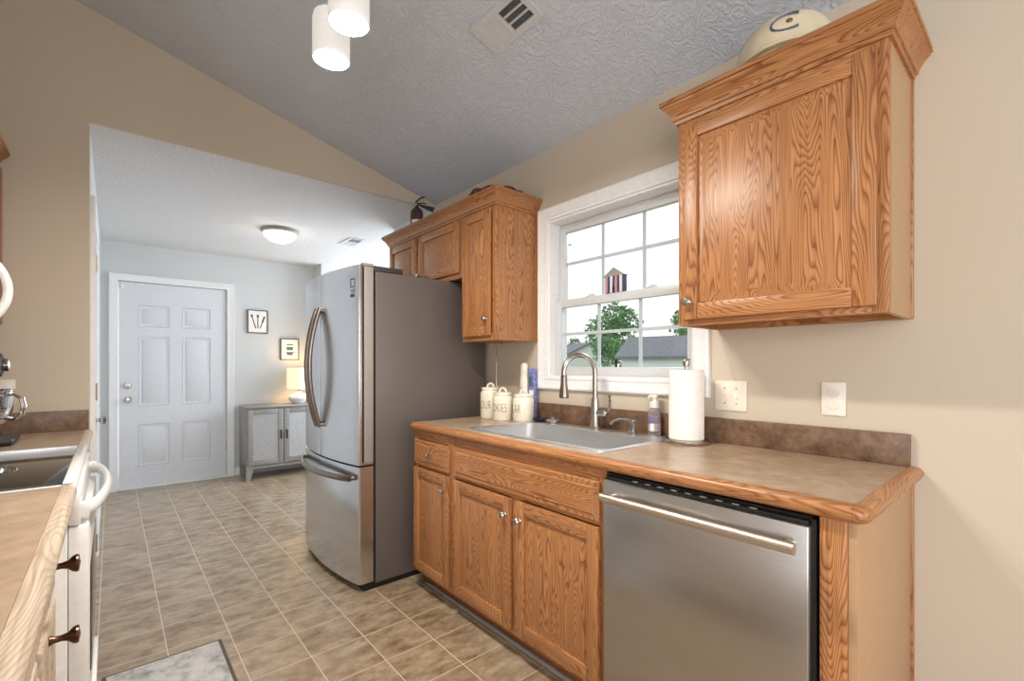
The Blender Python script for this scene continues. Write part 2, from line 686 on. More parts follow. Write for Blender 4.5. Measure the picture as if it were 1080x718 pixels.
# ------------------------------------------------------------------ setting
def setting():
    b = MB()
    b.box(-1.6, 3.5, -3.4, 6.7, -0.1, 0.0, 'vinyl_tile')
    struct(b.build('floor'))
    # vaulted kitchen ceiling
    b = MB()
    x0, x1 = -1.6, XR + .12
    b.prism([(x0, vault(x0)), (x1, vault(x1)), (x1, vault(x1) + .1), (x0, vault(x0) + .1)], 1, -3.4, YD + 0.06, 'ceiling_stomp')
    struct(b.build('ceiling'))
    b = MB()
    b.box(-0.3, 3.5, YD + .02, 6.7, ZB, ZB + 0.08, 'ceiling_stomp_back')
    struct(b.build('ceiling_back'))
    # window wall with the window hole
    b = MB()
    T = XR + .12
    wy0, wy1, wz0, wz1 = 1.0, 1.88, 1.165, 2.05
    b.box(XR, T, -3.4, wy0, 0, 2.5, 'paint_tan')
    b.box(XR, T, wy1, YD, 0, 2.5, 'paint_tan')
    b.box(XR, T, wy0, wy1, 0, wz0, 'paint_tan')
    b.box(XR, T, wy0, wy1, wz1, 2.5, 'paint_tan')
    b.box(XR, T, YD, 3.80, 0, ZB, 'paint_grey_green')
    b.box(XR, T, 5.67, YB, 0, ZB, 'paint_grey_green')
    struct(b.build('wall_right'))
    b = MB()
    b.box(XL - .1, XL, -0.25, YD + .119, 0, 3.25, 'paint_tan')
    b.box(-1.6, XL - .1, -0.35, -0.25, 0, 3.4, 'paint_tan')
    b.box(-1.6, -1.5, -3.4, -2.9, 0, 3.4, 'paint_tan')  # these pieces leave an assumed, unseen opening for the dining-side lamp
    b.box(-1.6, -1.5, -0.45, -0.35, 0, 3.4, 'paint_tan')
    b.box(-1.6, -1.5, -2.9, -0.45, 0, 0.25, 'paint_tan')
    b.box(-1.6, -1.5, -2.9, -0.45, 2.2, 3.4, 'paint_tan')
    struct(b.build('wall_left'))
    # wall with the opening into the back room
    b = MB()
    b.box(XL, -0.082, YD, YD + .119, 0, ZB, 'paint_tan')
    b.prism([(XL, ZB), (XR, ZB), (XR, vault(XR) + .02), (XL, vault(XL) + .02)], 1, YD, YD + .019, 'paint_tan')
    struct(b.build('wall_opening'))
    # left wall of the back room with the closet doorway
    b = MB()
    b.box(-0.2, -0.082, YD + .12, 3.265, 0, ZB, 'paint_grey_green')
    b.box(-0.2, -0.082, 3.985, YB, 0, ZB, 'paint_grey_green')
    b.box(-0.2, -0.082, 3.265, 3.985, 2.04, ZB, 'paint_grey_green')
    b.box(-0.2, -0.19, 3.265, 3.985, 0, 2.04, 'paint_grey_green')
    struct(b.build('wall_closet'))
    b = MB()
    # back wall with a hole for the door
    b.box(-0.2, 0.05, YB, YB + .12, 0, ZB, 'paint_grey_green')
    b.box(0.966, 2.01, YB, YB + .12, 0, ZB, 'paint_grey_green')
    b.box(0.05, 0.966, YB, YB + .12, 2.06, ZB, 'paint_grey_green')
    struct(b.build('wall_back'))
    # room to the side of the back room
    b = MB()
    b.box(2.01, 3.5, 6.55, 6.65, 0, ZB, 'paint_white_wall')
    b.box(2.01, 3.5, 3.55, 3.65, 0, ZB, 'paint_white_wall')
    b.box(3.4, 3.5, 3.65, 6.55, 0, ZB, 'paint_white_wall')
    struct(b.build('wall_side'))
    # wall behind the camera, its opening added for the rear fill light
    b = MB()
    b.box(-1.6, -0.3, -3.4, -3.28, 0, 3.3, 'paint_tan')
    b.box(1.5, XR, -3.4, -3.28, 0, 3.3, 'paint_tan')
    b.box(-0.3, 1.5, -3.4, -3.28, 0, 1.15, 'paint_tan')
    b.box(-0.3, 1.5, -3.4, -3.28, 2.35, 3.3, 'paint_tan')
    struct(b.build('wall_front'))
    # baseboards
    b = MB()
    for (x0, x1) in ((-0.082, -0.02), (1.04, XR)):
        b.box(x0, x1, YB - .014, YB, 0, 0.085, 'white_trim', 0.004)
    struct(b.build('baseboard_back'))
    b = MB()
    b.box(-0.082, -0.068, 4.06, YB - .016, 0, 0.085, 'white_trim', 0.004)
    struct(b.build('baseboard_closet'))
    b = MB()
    b.box(XR - .014, XR, -3.2, 0.25, 0, 0.085, 'white_trim', 0.004)
    struct(b.build('baseboard_right'))
    b = MB()
    b.box(0.05, 0.966, YB - .02, YB + .06, 0.0, 0.022, 'white_trim', 0.004)
    struct(b.build('trim_1'))


setting()


# ------------------------------------------------------------------ kitchen window
def kitchen_window():
    root = thing('window_1', 'white double-hung kitchen window with grilles above the sink', 'window', (XR, 1.44, 1.165))
    root['kind'] = 'structure'
    y0, y1, z0, z1 = 1.0, 1.88, 1.165, 2.05
    b = MB()
    # interior casing: four mitred sides, stepped profile
    prof = [(0, 0.0), (0, 0.012), (0.012, 0.016), (0.02, 0.012), (0.05, 0.018), (0.062, 0.022), (0.07, 0.018), (0.07, 0.0)]
    b.molding([(y0, z0), (y1, z0), (y1, z1), (y0, z1)], prof, 'white_trim', lambda p, h: (XR - h, p.x, p.y), side=1, closed=True)
    b.build('casing', root)
    b = MB()
    # jamb lining
    xo = XR + .125
    b.box(XR + .0005, xo, y0, y0 + .012, z0, z1, 'white_trim')
    b.box(XR + .0005, xo, y1 - .012, y1, z0, z1, 'white_trim')
    b.box(XR + .0005, xo, y0 + .012, y1 - .012, z1 - .012, z1, 'white_trim')
    b.box(XR + .0005, xo, y0 + .012, y1 - .012, z0, z0 + .008, 'white_trim')
    b.build('window_frame', root)
    b = MB()
    # vinyl tracks and head
    b.box(XR + .10, xo, y0 + .012, y0 + .03, z0 + .008, z1 - .012, 'vinyl_window')
    b.box(XR + .10, xo, y1 - .03, y1 - .012, z0 + .008, z1 - .012, 'vinyl_window')
    b.box(XR + .085, xo, y0 + .012, y1 - .012, z1 - .034, z1 - .012, 'vinyl_window', .003)
    b.build('track', root)

    def sash(name, xa, xb, za, zb, tr, brl, zm):
        s = MB()
        ya, yb = y0 + .014, y1 - .014
        st = 0.045
        s.box(xa, xb, ya, ya + st, za, zb, 'vinyl_window', .004)
        s.box(xa, xb, yb - st, yb, za, zb, 'vinyl_window', .004)
        s.box(xa, xb, ya + st, yb - st, zb - tr, zb, 'vinyl_window', .004)
        s.box(xa, xb, ya + st, yb - st, za, za + brl, 'vinyl_window', .004)
        o = s.build(name, root)
        g = MB()
        xm = (xa + xb) / 2
        g.box(xm - .002, xm + .002, ya + st - .004, yb - st + .004, za + brl - .004, zb - tr + .004, 'window_glass')
        g.build('pane', o)
        k = MB()
        w = (yb - ya - 2 * st) / 3
        for i in (1, 2):
            k.box(xm + .004, xm + .012, ya + st + w * i - .008, ya + st + w * i + .008, za + brl, zb - tr, 'vinyl_window')
        k.box(xm + .0045, xm + .0115, ya + st, yb - st, zm - .008, zm + .008, 'vinyl_window')
        k.build('grille', o)
        return o
    lo = sash('lower_sash', XR + .045, XR + .075, 1.174, 1.598, .044, .046, 1.405)
    up = sash('upper_sash', XR + .08, XR + .108, 1.565, 2.015, .03, .035, 1.81)
    for yy in (1.62, 1.25):
        b = MB()
        b.box(XR + .05, XR + .072, yy - .03, yy + .03, 1.598, 1.604, 'vinyl_window', .002)
        b.lathe([(0, 0), (.012, 0), (.010, .008), (0, .009)], (XR + .062, yy, 1.604), 'vinyl_window')
        b.box(XR + .056, XR + .064, yy - .03, yy + .004, 1.606, 1.612, 'vinyl_window', .002)
        b.build('sash_lock', lo)


kitchen_window()

# small house figurine on the meeting rail
def figurine():
    x0, x1 = XR + .047, XR + .078
    z = 1.5985
    root = thing('house_figurine', 'tiny purple house figurine with gable roof on the window meeting rail', 'figurine', (XR + .062, 1.455, z))
    ya, yb = 1.40, 1.512
    b = MB()
    b.box(x0, x1, ya, yb, z, z + .085, 'navy_print', .001)
    b.build('body', root)
    b = MB()
    b.prism([(ya - .012, z + .085), (yb + .012, z + .085), ((ya + yb) / 2, z + .128)], 0, x0 - .006, x1, 'gasket', .001)
    b.build('roof', root)
    for i in range(4):
        b = MB()
        yy = ya + .012 + i * (yb - ya - .024) / 3
        b.box(x0 - .006, x0 + .001, yy - .007, yy + .007, z, z + .085, 'pink_print' if i % 2 else 'white_door', .001)
        b.build('column', root)
    b = MB()
    b.box(x0 - .003, x0 + .001, 1.445, 1.467, z, z + .035, 'black_plastic')
    b.build('door', root)


figurine()


# ------------------------------------------------------------------ doors of the back room
def back_door():
    root = thing('door_1', 'white six-panel back door with deadbolt and knob', 'door', (0.508, YB, 0))
    root['kind'] = 'structure'
    x0, x1, z1 = 0.054, 0.962, 2.052
    b = MB()
    # casing legs and head with a stepped face
    prof = [(0, 0.0), (0, 0.01), (0.012, 0.014), (0.045, 0.014), (0.058, 0.02), (0.066, 0.02), (0.066, 0.0)]
    b.molding([(x0 - .006, 0), (x0 - .006, z1 + .008), (x1 + .006, z1 + .008), (x1 + .006, 0)], prof, 'white_trim', lambda p, h: (p.x, YB - h, p.y), side=-1)
    b.build('casing', root)
    d = MB()
    yf = YB + .012
    stile, mid = 0.15, 0.11
    rails = [(0.025, 0.216), (0.634, 0.82), (1.52, 1.615), (1.83, z1)]
    wp = (x1 - x0 - 2 * stile - mid) / 2
    # slab with sunk panels: rails and stiles are proud of the sheet behind
    d.box(x0, x1, yf + .008, yf + .042, 0.025, z1, 'white_door')
    d.box(x0, x0 + stile, yf, yf + .009, 0.025, z1, 'white_door')
    d.box(x1 - stile, x1, yf, yf + .009, 0.025, z1, 'white_door')
    d.box(x0 + stile + wp, x1 - stile - wp, yf, yf + .009, 0.025, z1, 'white_door')
    for a, c in rails:
        for xs in (x0 + stile, x1 - stile - wp):
            d.box(xs, xs + wp, yf, yf + .009, a, c, 'white_door')
    for (a, c) in ((.216, .634), (.82, 1.52), (1.615, 1.83)):
        for xs in (x0 + stile, x1 - stile - wp):
            d.molding([(xs, a), (xs + wp, a), (xs + wp, c), (xs, c)], [(0, 0), (-.004, .006), (-.016, .003), (-.024, .0), ], 'white_door', lambda p, h: (p.x, yf + .008 - h, p.y), side=1, closed=True)
            d.prism([(xs + .035, a + .035), (xs + wp - .035, a + .035), (xs + wp - .035, c - .035), (xs + .035, c - .035)], 1, yf + .003, yf + .009, 'white_door', .002)
    slab = d.build('door_panel', root)
    for zz, kind in ((0.885, 'knob'), (1.025, 'deadbolt')):
        k = MB()
        xx = x0 + .068
        if kind == 'knob':
            k.lathe([(0, 0), (.032, 0), (.032, .006), (.012, .012), (.011, .03), (.024, .038), (.029, .05), (.024, .062), (0, .066)], (xx, yf, zz), 'nickel', '-Y')
            k.build('door_handle', root)
        else:
            k.lathe([(0, 0), (.031, 0), (.031, .008), (.024, .016), (0, .017)], (xx, yf, zz), 'nickel', '-Y')
            k.box(xx - .005, xx + .005, yf - .032, yf - .015, zz - .016, zz + .016, 'nickel', .002)
            k.build('deadbolt', root)
    for zz in (0.34, 1.06, 1.79):
        k = MB()
        k.cyl((x1 + .004, yf - .004, zz - .05), (x1 + .004, yf - .004, zz + .05), .008, 'nickel', seg=12)
        k.build('hinge', root)
    k = MB()
    k.box(x0 + .01, x0 + .04, yf - .03, yf - .002, 1.99, 2.03, 'white_plastic', .004)
    k.build('alarm_sensor', root)


back_door()


def closet_door():
    root = thing('door_2', 'white arched-panel closet door in the narrow left side wall', 'door', (-0.082, 3.625, 0))
    root['kind'] = 'structure'
    y0, y1, z1 = 3.27, 3.98, 2.03
    b = MB()
    prof = [(0, 0.0), (0, 0.012), (0.04, 0.014), (0.056, 0.02), (0.06, 0.02), (0.06, 0.0)]
    b.molding([(y0 - .005, 0), (y0 - .005, z1 + .008), (y1 + .005, z1 + .008), (y1 + .005, 0)], prof, 'white_trim', lambda p, h: (-0.082 + h, p.x, p.y), side=-1)
    b.build('casing', root)
    d = MB()
    xf = -0.088
    d.box(xf - .035, xf, y0, y1, 0.012, z1, 'white_door', .002)
    # raised mouldings: square lower panel, arched upper panel
    wy0, wy1 = y0 + .11, y1 - .11
    lower = [(wy0, .25), (wy1, .25), (wy1, .85), (wy0, .85)]
    arch = [(wy0, 1.03), (wy1, 1.03), (wy1, 1.68)]
    for i in range(1, 12):
        t = i / 12
        arch.append((wy1 + (wy0 - wy1) * t, 1.68 + .17 * math.sin(math.pi * t)))
    arch.append((wy0, 1.68))
    for poly in (lower, arch):
        d.molding(poly, [(0.012, 0), (.006, .007), (-.004, .008), (-.016, .0)], 'white_door', lambda p, h: (xf + h, p.x, p.y), side=1, closed=True)
    d.build('door_panel', root)
    k = MB()
    k.lathe([(0, 0), (.03, 0), (.03, .006), (.011, .012), (.011, .03), (.024, .036), (.028, .048), (.022, .062), (0, .066)], (xf, 3.9, 0.885), 'nickel', 'X')
    k.build('door_handle', root)
    for zz in (0.3, 1.09, 1.76):
        k = MB()
        k.cyl((-.062, y0 - .004, zz - .045), (-.062, y0 - .004, zz + .045), .007, 'brass', seg=12)
        k.box(-.08, -.062, y0 - .006, y0 - .002, zz - .045, zz + .045, 'brass')
        k.build('hinge', root)


closet_door()


# ------------------------------------------------------------------ cabinet parts
def raised_door(parent, xf, y0, y1, z0, z1, knob=None, facing=-1, name='door', stile=0.052, kmat='nickel', pal='oak'):
    """Oak frame-and-raised-panel door; its face looks along facing * X and stands at xf."""
    f = facing
    t = 0.019
    xb = xf - f * t
    d = MB()

    def bx(a, c, ya, yb, za, zb, m, bev=.003):
        d.box(min(a, c), max(a, c), ya, yb, za, zb, m, bev)
    bx(xf, xb, y0, y0 + stile, z0, z1, pal + '_z')
    bx(xf, xb, y1 - stile, y1, z0, z1, pal + '_z')
    bx(xf, xb, y0 + stile, y1 - stile, z0, z0 + stile, pal + '_y')
    bx(xf, xb, y0 + stile, y1 - stile, z1 - stile, z1, pal + '_y')
    ya, yb, za, zb = y0 + stile, y1 - stile, z0 + stile, z1 - stile
    # sunk bevel rising to the panel field
    g = 0.03

    def ring(o, x):
        return [(x, ya + o, za + o), (x, yb - o, za + o), (x, yb - o, zb - o), (x, ya + o, zb - o)]
    d.loft([ring(-.002, xb + f * .002), ring(-.002, xf - f * .011), ring(.006, xf - f * .011), ring(g, xf - f * .003), ring(g + .003, xf - f * .002)], pal + '_z', caps=True)
    o = d.build(name, parent)
    if knob:
        add_knob(o, xf, knob[0], knob[1], facing, kmat)
    return o


def slab_front(parent, xf, y0, y1, z0, z1, knob=None, facing=-1, name='drawer', kmat='nickel', pal='oak'):
    f = facing
    t = 0.019
    d = MB()
    a, c = sorted((xf - f * t, xf - f * .007))
    d.box(a, c, y0, y1, z0, z1, pal + '_y', .001)

    def ring(o, x):
        return [(x, y0 + o, z0 + o), (x, y1 - o, z0 + o), (x, y1 - o, z1 - o), (x, y0 + o, z1 - o)]
    d.loft([ring(0, xf - f * .0075), ring(.004, xf - f * .004), ring(.02, xf - f * .0035), ring(.024, xf)], pal + '_y', caps=True)
    o = d.build(name, parent)
    if knob:
        add_knob(o, xf, knob[0], knob[1], facing, kmat)
    return o


def add_knob(parent, xf, y, z, facing, mat):
    k = MB()
    prof = [(0, 0), (.009, 0), (.009, .002), (.0055, .006), (.006, .014), (.0135, .018), (.016, .024), (.012, .029), (0, .031)]
    k.lathe(prof, (xf - facing * .001, y, z), mat, 'X' if facing > 0 else '-X', seg=20)
    return k.build('knob', parent)


CROWN = [(0.0, -0.006), (0.008, -0.006), (0.010, 0.006), (0.016, 0.008), (0.018, 0.018), (0.024, 0.030), (0.036, 0.046), (0.044, 0.052), (0.045, 0.058), (0.050, 0.060), (0.050, 0.074), (0.046, 0.078), (0.0, 0.078)]


# ------------------------------------------------------------------ base cabinets under the window
XF = 1.278   # face frame
XD = 1.2585  # door faces


def base_left():
    y0, y1 = 1.946, 2.306
    root = thing('base_cabinet', 'narrow oak base cabinet with one drawer beside the refrigerator', 'cabinet', (1.58, 2.126, 0))
    b = MB()
    b.box(XF + .02, XR - .003, y0, y1, 0.10, .872, 'oak_z')
    # face frame
    b.box(XF, XF + .02, y0, y0 + .03, .10, .872, 'oak_z', .001)
    b.box(XF, XF + .02, y1 - .03, y1, .10, .872, 'oak_z', .001)
    for a, c in ((.10, .14), (.675, .70), (.83, .872)):
        b.box(XF, XF + .02, y0 + .03, y1 - .03, a, c, 'oak_y', .001)
    b.build('body', root)
    b = MB()
    b.box(XF + .075, XR - .01, y0, y1, 0.0, .0995, 'toe_kick')
    b.build('toe_kick', root)
    slab_front(root, XD, y0 + .006, y1 - .012, .694, .826, (2.12, .762))
    raised_door(root, XD, y0 + .006, y1 - .012, .124, .676, (1.983, .605), stile=.048)


base_left()


def sink_base():
    y0, y1 = 0.992, 1.944
    root = thing('sink_base_cabinet', 'wide oak sink base cabinet with two doors and false drawer front', 'cabinet', (1.58, 1.468, 0))
    b = MB()
    # carcass as thin panels so that the sink bowl hangs free inside
    b.box(XF + .02, XR - .003, y0, y0 + .014, .10, .872, 'oak_z')
    b.box(XF + .02, XR - .003, y1 - .014, y1, .10, .872, 'oak_z')
    b.box(XF + .02, XR - .003, y0 + .014, y1 - .014, .10, .115, 'cab_inside')
    b.box(XF, XF + .02, y0, y0 + .03, .10, .872, 'oak_z', .001)
    b.box(XF, XF + .02, y1 - .03, y1, .10, .872, 'oak_z', .001)
    b.box(XF, XF + .02, 1.44, 1.49, .14, .675, 'oak_z', .001)
    for a, c in ((.10, .14), (.675, .70), (.83, .872)):
        b.box(XF, XF + .02, y0 + .03, y1 - .03, a, c, 'oak_y', .001)
    b.box(XF + .019, XF + .0195, y0 + .03, y1 - .03, .69, .835, 'cab_inside')
    b.build('body', root)
    b = MB()
    b.box(XF + .075, XR - .01, y0, y1, 0.0, .0995, 'toe_kick')
    b.build('toe_kick', root)
    slab_front(root, XD, 1.014, 1.905, .692, .83, None, name='false_front')
    raised_door(root, XD, 1.478, 1.905, .124, .672, (1.507, .603))
    raised_door(root, XD, 1.014, 1.446, .124, .672, (1.415, .598))


sink_base()

# shoe moulding along the toe kicks
b = MB()
b.box(XF + .058, XF + .0745, 0.992, 2.306, 0.0, 0.018, 'gasket', .004)
struct(b.build('trim_2'))


def end_panel():
    root = thing('end_panel', 'tall narrow oak end panel with filler strip right of the dishwasher', 'panel', (1.58, 0.32, 0))
    b = MB()
    b.box(XF, XR - .018, 0.287, 0.306, 0.0, .872, 'cab_side_vinyl', .001)
    b.build('side_panel', root)
    b = MB()
    b.box(XF - .002, XF + .02, 0.3065, 0.362, 0.0, .872, 'oak_z', .001)
    b.build('filler_strip', root)
    b = MB()
    b.box(XR - .017, XR - .002, 0.280, 0.305, 0.0, .872, 'oak_z', .002)
    b.build('scribe_strip', root)


end_panel()


def dishwasher():
    y0, y1 = 0.367, 0.988
    root = thing('dishwasher', 'stainless steel dishwasher with long bar handle under the counter', 'dishwasher', (1.57, .677, 0))
    b = MB()
    b.box(XF + .022, XR - .06, y0, y1, .09, .868, 'black_plastic')
    b.box(XF - .008, XF + .022, y0, y0 + .010, .10, .862, 'black_plastic')
    b.box(XF - .002, XF + .022, y0 + .010, y1, .09, .866, 'black_plastic')
    b.box(XF + .05, XR - .06, y0, y1, 0, .09, 'black_plastic')
    b.build('tub', root)
    b = MB()
    b.box(XD - .006, XF - .003, y0 + .011, y1 - .003, .10, .846, 'stainless', .004)
    b.build('door', root)
    b = MB()
    b.box(XD + .002, XF - .003, y0 + .014, y1 - .006, .8465, .8575, 'black_plastic', .002)
    for i in range(9):
        yy = .50 + i * .045
        b.box(XD + .004, XD + .012, yy, yy + .018, .8574, .859, 'gasket')
    b.build('control_strip', root)
    h = MB()
    h.tube([(1.203, y, .802) for y in (.392, .40, .55, .7, .85, .948, .956)], .0135, 'satin_steel', 16, ry=.0145)
    for yy in (.415, .935):
        h.cyl((1.21, yy, .802), (XD - .006, yy, .802), .009, 'satin_steel', seg=12)
    h.build('handle', root)
    

dishwasher()


# ------------------------------------------------------------------ countertop with sink cut-out
SK = (1.335, 1.832, 1.045, 1.895)   # sink outer rim x0 x1 y0 y1


def countertop():
    y0, y1 = 0.292, 2.312
    root = thing('countertop', 'brown laminate countertop with oak edge under the kitchen window', 'countertop', (1.58, 1.3, .874))
    zt, zb = .915, .8735
    x0, x1 = 1.285, XR - .002
    b = MB()
    hx0, hx1, hy0, hy1 = SK[0] + .012, SK[1] - .012, SK[2] + .012, SK[3] - .012
    b.box(x0, hx0, y0, y1, zb, zt, 'laminate')
    b.box(hx1, x1, y0, y1, zb, zt, 'laminate')
    b.box(hx0, hx1, y0, hy0, zb, zt, 'laminate')
    b.box(hx0, hx1, hy1, y1, zb, zt, 'laminate')
    b.build('top', root)
    b = MB()
    prof = [(0, zb), (.014, zb - .001), (.025, zb + .004), (.032, zb + .013), (.034, zb + .022), (.032, zb + .032), (.025, zb + .039), (.014, zt + .0005), (0, zt)]
    b.molding([(x0 - .0005, y1), (x0 - .0005, y0)], prof, 'oak_y', lambda p, h: (p.x, p.y, h), side=1)
    # separate mitred length on the end
    e = MB()
    e.molding([(x0 - .0005, y0 - .0005), (x1, y0 - .0005)], prof, 'oak_x', lambda p, h: (p.x, p.y, h), side=1)
    e.build('end_nosing', root)
    # corner: quarter revolve of the nosing
    rings = []
    for i in range(9):
        a = math.pi / 2 * i / 8
        dx, dy = -math.cos(a), -math.sin(a)
        rings.append([(x0 - .0005 + dx * o, y0 - .0005 + dy * o, h) for o, h in prof])
    b.loft(rings, 'oak_y', caps=True)
    b.build('nosing', root)
    b = MB()
    b.box(XR - .021, XR - .002, y0 - .004, y1, .9155, 1.015, 'laminate_dark', .002)
    b.build('backsplash', root)


countertop()


def sink():
    x0, x1, y0, y1 = SK
    zt = .921
    root = thing('kitchen_sink', 'stainless steel drop-in sink in the counter under the window', 'sink', (1.58, 1.47, .915))
    bx0, bx1, by0, by1 = x0 + .035, x1 - .095, y0 + .035, y1 - .035

    def rr(x0, x1, y0, y1, r, z, n=6):
        out = []
        for cx, cy, a0 in ((x1 - r, y1 - r, 0), (x0 + r, y1 - r, 90), (x0 + r, y0 + r, 180), (x1 - r, y0 + r, 270)):
            for i in range(n + 1):
                a = R(a0 + 90 * i / n)
                out.append((cx + r * math.cos(a), cy + r * math.sin(a), z))
        return out
    b = MB()
    rings = [rr(x0, x1, y0, y1, .03, .9155), rr(x0 + .002, x1 - .002, y0 + .002, y1 - .002, .03, zt - .001), rr(x0 + .008, x1 - .008, y0 + .008, y1 - .008, .03, zt),
             rr(bx0 - .008, bx1 + .008, by0 - .008, by1 + .008, .06, zt - .001), rr(bx0, bx1, by0, by1, .055, zt - .006), rr(bx0 + .003, bx1 - .003, by0 + .003, by1 - .003, .055, .80),
             rr(bx0 + .006, bx1 - .006, by0 + .006, by1 - .006, .055, .745), rr(bx0 + .04, bx1 - .04, by0 + .04, by1 - .04, .05, .725), rr(1.52, 1.60, 1.43, 1.51, .039, .722)]
    b.loft(rings, 'sink_steel', caps=False)
    b.build('basin', root)
    b = MB()
    b.lathe([(.041, 0.0), (.041, .003), (.034, .004), (.03, -.004), (0, -.006)], (1.56, 1.47, .7215), 'chrome')
    b.build('drain', root)


sink()


def faucet():
    x, y, z = 1.79, 1.458, .9215
    root = thing('faucet', 'brushed nickel pull-down gooseneck faucet behind the sink', 'faucet', (x, y, z))
    b = MB()
    b.lathe([(0, 0), (.03, 0), (.03, .004), (.025, .008), (.024, .06), (.022, .10), (.0185, .14), (.0165, .15), (0, .15)], (x, y, z), 'nickel')
    b.build('base', root)
    # gooseneck towards the front left
    dx, dy = -0.92, 0.40
    n = math.hypot(dx, dy)
    dx, dy = dx / n, dy / n
    pts = [(x, y, z + .13), (x, y, z + .2), (x, y, z + .27)]
    r = .083
    for i in range(1, 15):
        a = math.pi * i / 14 * 1.04
        u = r - r * math.cos(a)
        pts.append((x + dx * u, y + dy * u, z + .27 + r * math.sin(a) * 1.05))
    b = MB()
    b.tube(pts, .0125, 'nickel', 16, up=(dy, -dx, 0))
    b.build('neck', root)
    e = Vector(pts[-1])
    d = (Vector(pts[-1]) - Vector(pts[-2])).normalized()
    b = MB()
    b.lathe([(0, 0), (.0135, 0), (.015, .01), (.0165, .045), (.022, .085), (.0235, .105), (.02, .11), (0, .11)], tuple(e - d * .002), 'handle_steel', axis=tuple(d), seg=20)
    b.build('spray_head', root)
    b = MB()
    sx, sy = 0.12, -1.0
    b.cyl((x, y, z + .075), (x + sx * .05, y + sy * .05, z + .078), .019, 'nickel')
    b.ball((x + sx * .052, y + sy * .052, z + .078), .019, 'nickel')
    b.tube([(x + sx * .058, y + sy * .058, z + .08), (x + sx * .075, y + sy * .078, z + .1), (x + sx * .07, y + sy * .082, z + .135), (x + sx * .07, y + sy * .08, z + .165)], .007, 'nickel', 10, taper=[1.3, 1.1, .9, 1.1])
    b.build('lever', root)


faucet()


def soap_pump():
    x, y, z = 1.775, 1.232, .9215
    root = thing('soap_dispenser', 'small curved nickel soap pump on the sink deck right of the faucet', 'soap dispenser', (x, y, z))
    b = MB()
    b.lathe([(0, 0), (.022, 0), (.022, .006), (.017, .01), (.016, .045), (.018, .05), (.018, .062), (.0, .064)], (x, y, z), 'nickel')
    b.build('body', root)
    b = MB()
    b.tube([(x, y, z + .058), (x - .02, y + .02, z + .066), (x - .045, y + .045, z + .066), (x - .062, y + .062, z + .056), (x - .07, y + .07, z + .042)], .006, 'nickel', 10)
    b.build('spout', root)


soap_pump()


def soap_bottle():
    x, y, z = 1.843, 1.165, .9165
    root = thing('soap_bottle', 'clear foaming hand soap bottle with white pump and purple label', 'bottle', (x, y, z))

    def ov(rx, ry, zz):
        return [(x + rx * math.cos(2 * math.pi * i / 24), y + ry * math.sin(2 * math.pi * i / 24), z + zz) for i in range(24)]
    b = MB()
    b.loft([ov(.018, .028, 0), ov(.02, .032, .004), ov(.02, .032, .08), ov(.019, .03, .105), ov(.013, .017, .12), ov(.012, .013, .124)], 'soap_plastic')
    b.build('body', root)
    b = MB()
    b.loft([ov(.0203, .0245, .02), ov(.0207, .0255, .021), ov(.0207, .0255, .052), ov(.0203, .0245, .053)], 'paper')
    b.build('label', root)
    b = MB()
    b.loft([ov(.0203, .0245, .055), ov(.0207, .0255, .056), ov(.0207, .0255, .086), ov(.0203, .0245, .087)], 'purple_label')
    b.build('label', root)
    b = MB()
    b.lathe([(0, .124), (.02, .124), (.021, .128), (.02, .15), (.012, .153), (.011, .166), (.017, .168), (.018, .182), (.0, .184)], (x, y, z), 'white_plastic')
    b.tube([(x, y, z + .176), (x - .015, y + .004, z + .177), (x - .032, y + .008, z + .171)], .007, 'white_plastic', 10)
    b.build('pump', root)


soap_bottle()


def canister(x, y, r, h, word, offset, label, label_word_mat='ink'):
    z = .9155
    root = thing('canister', label, 'canister', (x, y, z), None)
    b = MB()
    b.lathe([(0, 0), (r * .94, 0), (r, .006), (r, h * .86), (r * .97, h * .92), (r * .86, h * .97), (r * .84, h), (0, h)], (x, y, z), 'ceramic_cream', seg=36)
    b.build('jar', root)
    b = MB()
    b.lathe([(0, h + .0004), (r * .86, h + .0004), (r * .9, h + .003), (r * .9, h + .012), (r * .82, h + .017), (r * .3, h + .02), (0, h + .021)], (x, y, z), 'ceramic_cream', seg=36)
    # loop handle, broad side to the room
    pts = []
    for i in range(11):
        a = math.pi * i / 10
        pts.append((x + .65 * .02 * math.cos(a), y - .76 * .02 * math.cos(a), z + h + .016 + .024 * math.sin(a)))
    b.tube(pts, .006, 'ceramic_cream', 10, up=(.76, .65, 0))
    b.build('lid', root)
    # tall thin lettering wrapped round the jar
    cu = bpy.data.curves.new('word', 'FONT')
    cu.body = word
    cu.size = .075
    cu.resolution_u = 3
    cu.offset = -.0012
    tmp = bpy.data.objects.new('word_tmp', cu)
    COL.objects.link(tmp)
    bpy.context.view_layer.update()
    dg = bpy.context.evaluated_depsgraph_get()
    me = bpy.data.meshes.new_from_object(tmp.evaluated_get(dg))
    bpy.data.objects.remove(tmp)
    bm = bmesh.new()
    bm.from_mesh(me)
    bpy.data.meshes.remove(me)
    for _ in range(2):
        long_e = [e for e in bm.edges if e.calc_length() > .006]
        if long_e:
            bmesh.ops.subdivide_edges(bm, edges=long_e, cuts=1)
    bmesh.ops.triangulate(bm, faces=bm.faces)
    xm = max(v.co.x for v in bm.verts)
    # direction from the jar towards the room, at the end of the word
    for v in bm.verts:
        a = offset + (v.co.x - xm) * .46 / r
        hh = h * .34 + v.co.y * .95
        v.co = Vector((x + (r + .0006) * math.cos(a), y + (r + .0006) * math.sin(a), z + hh))
    bb = MB()
    s = bb.slot('ink')
    me2 = bpy.data.meshes.new('t')
    bm.to_mesh(me2)
    bm.free()
    bb.bm.from_mesh(me2)
    bpy.data.meshes.remove(me2)
    bb.build('lettering', root, smooth=False)


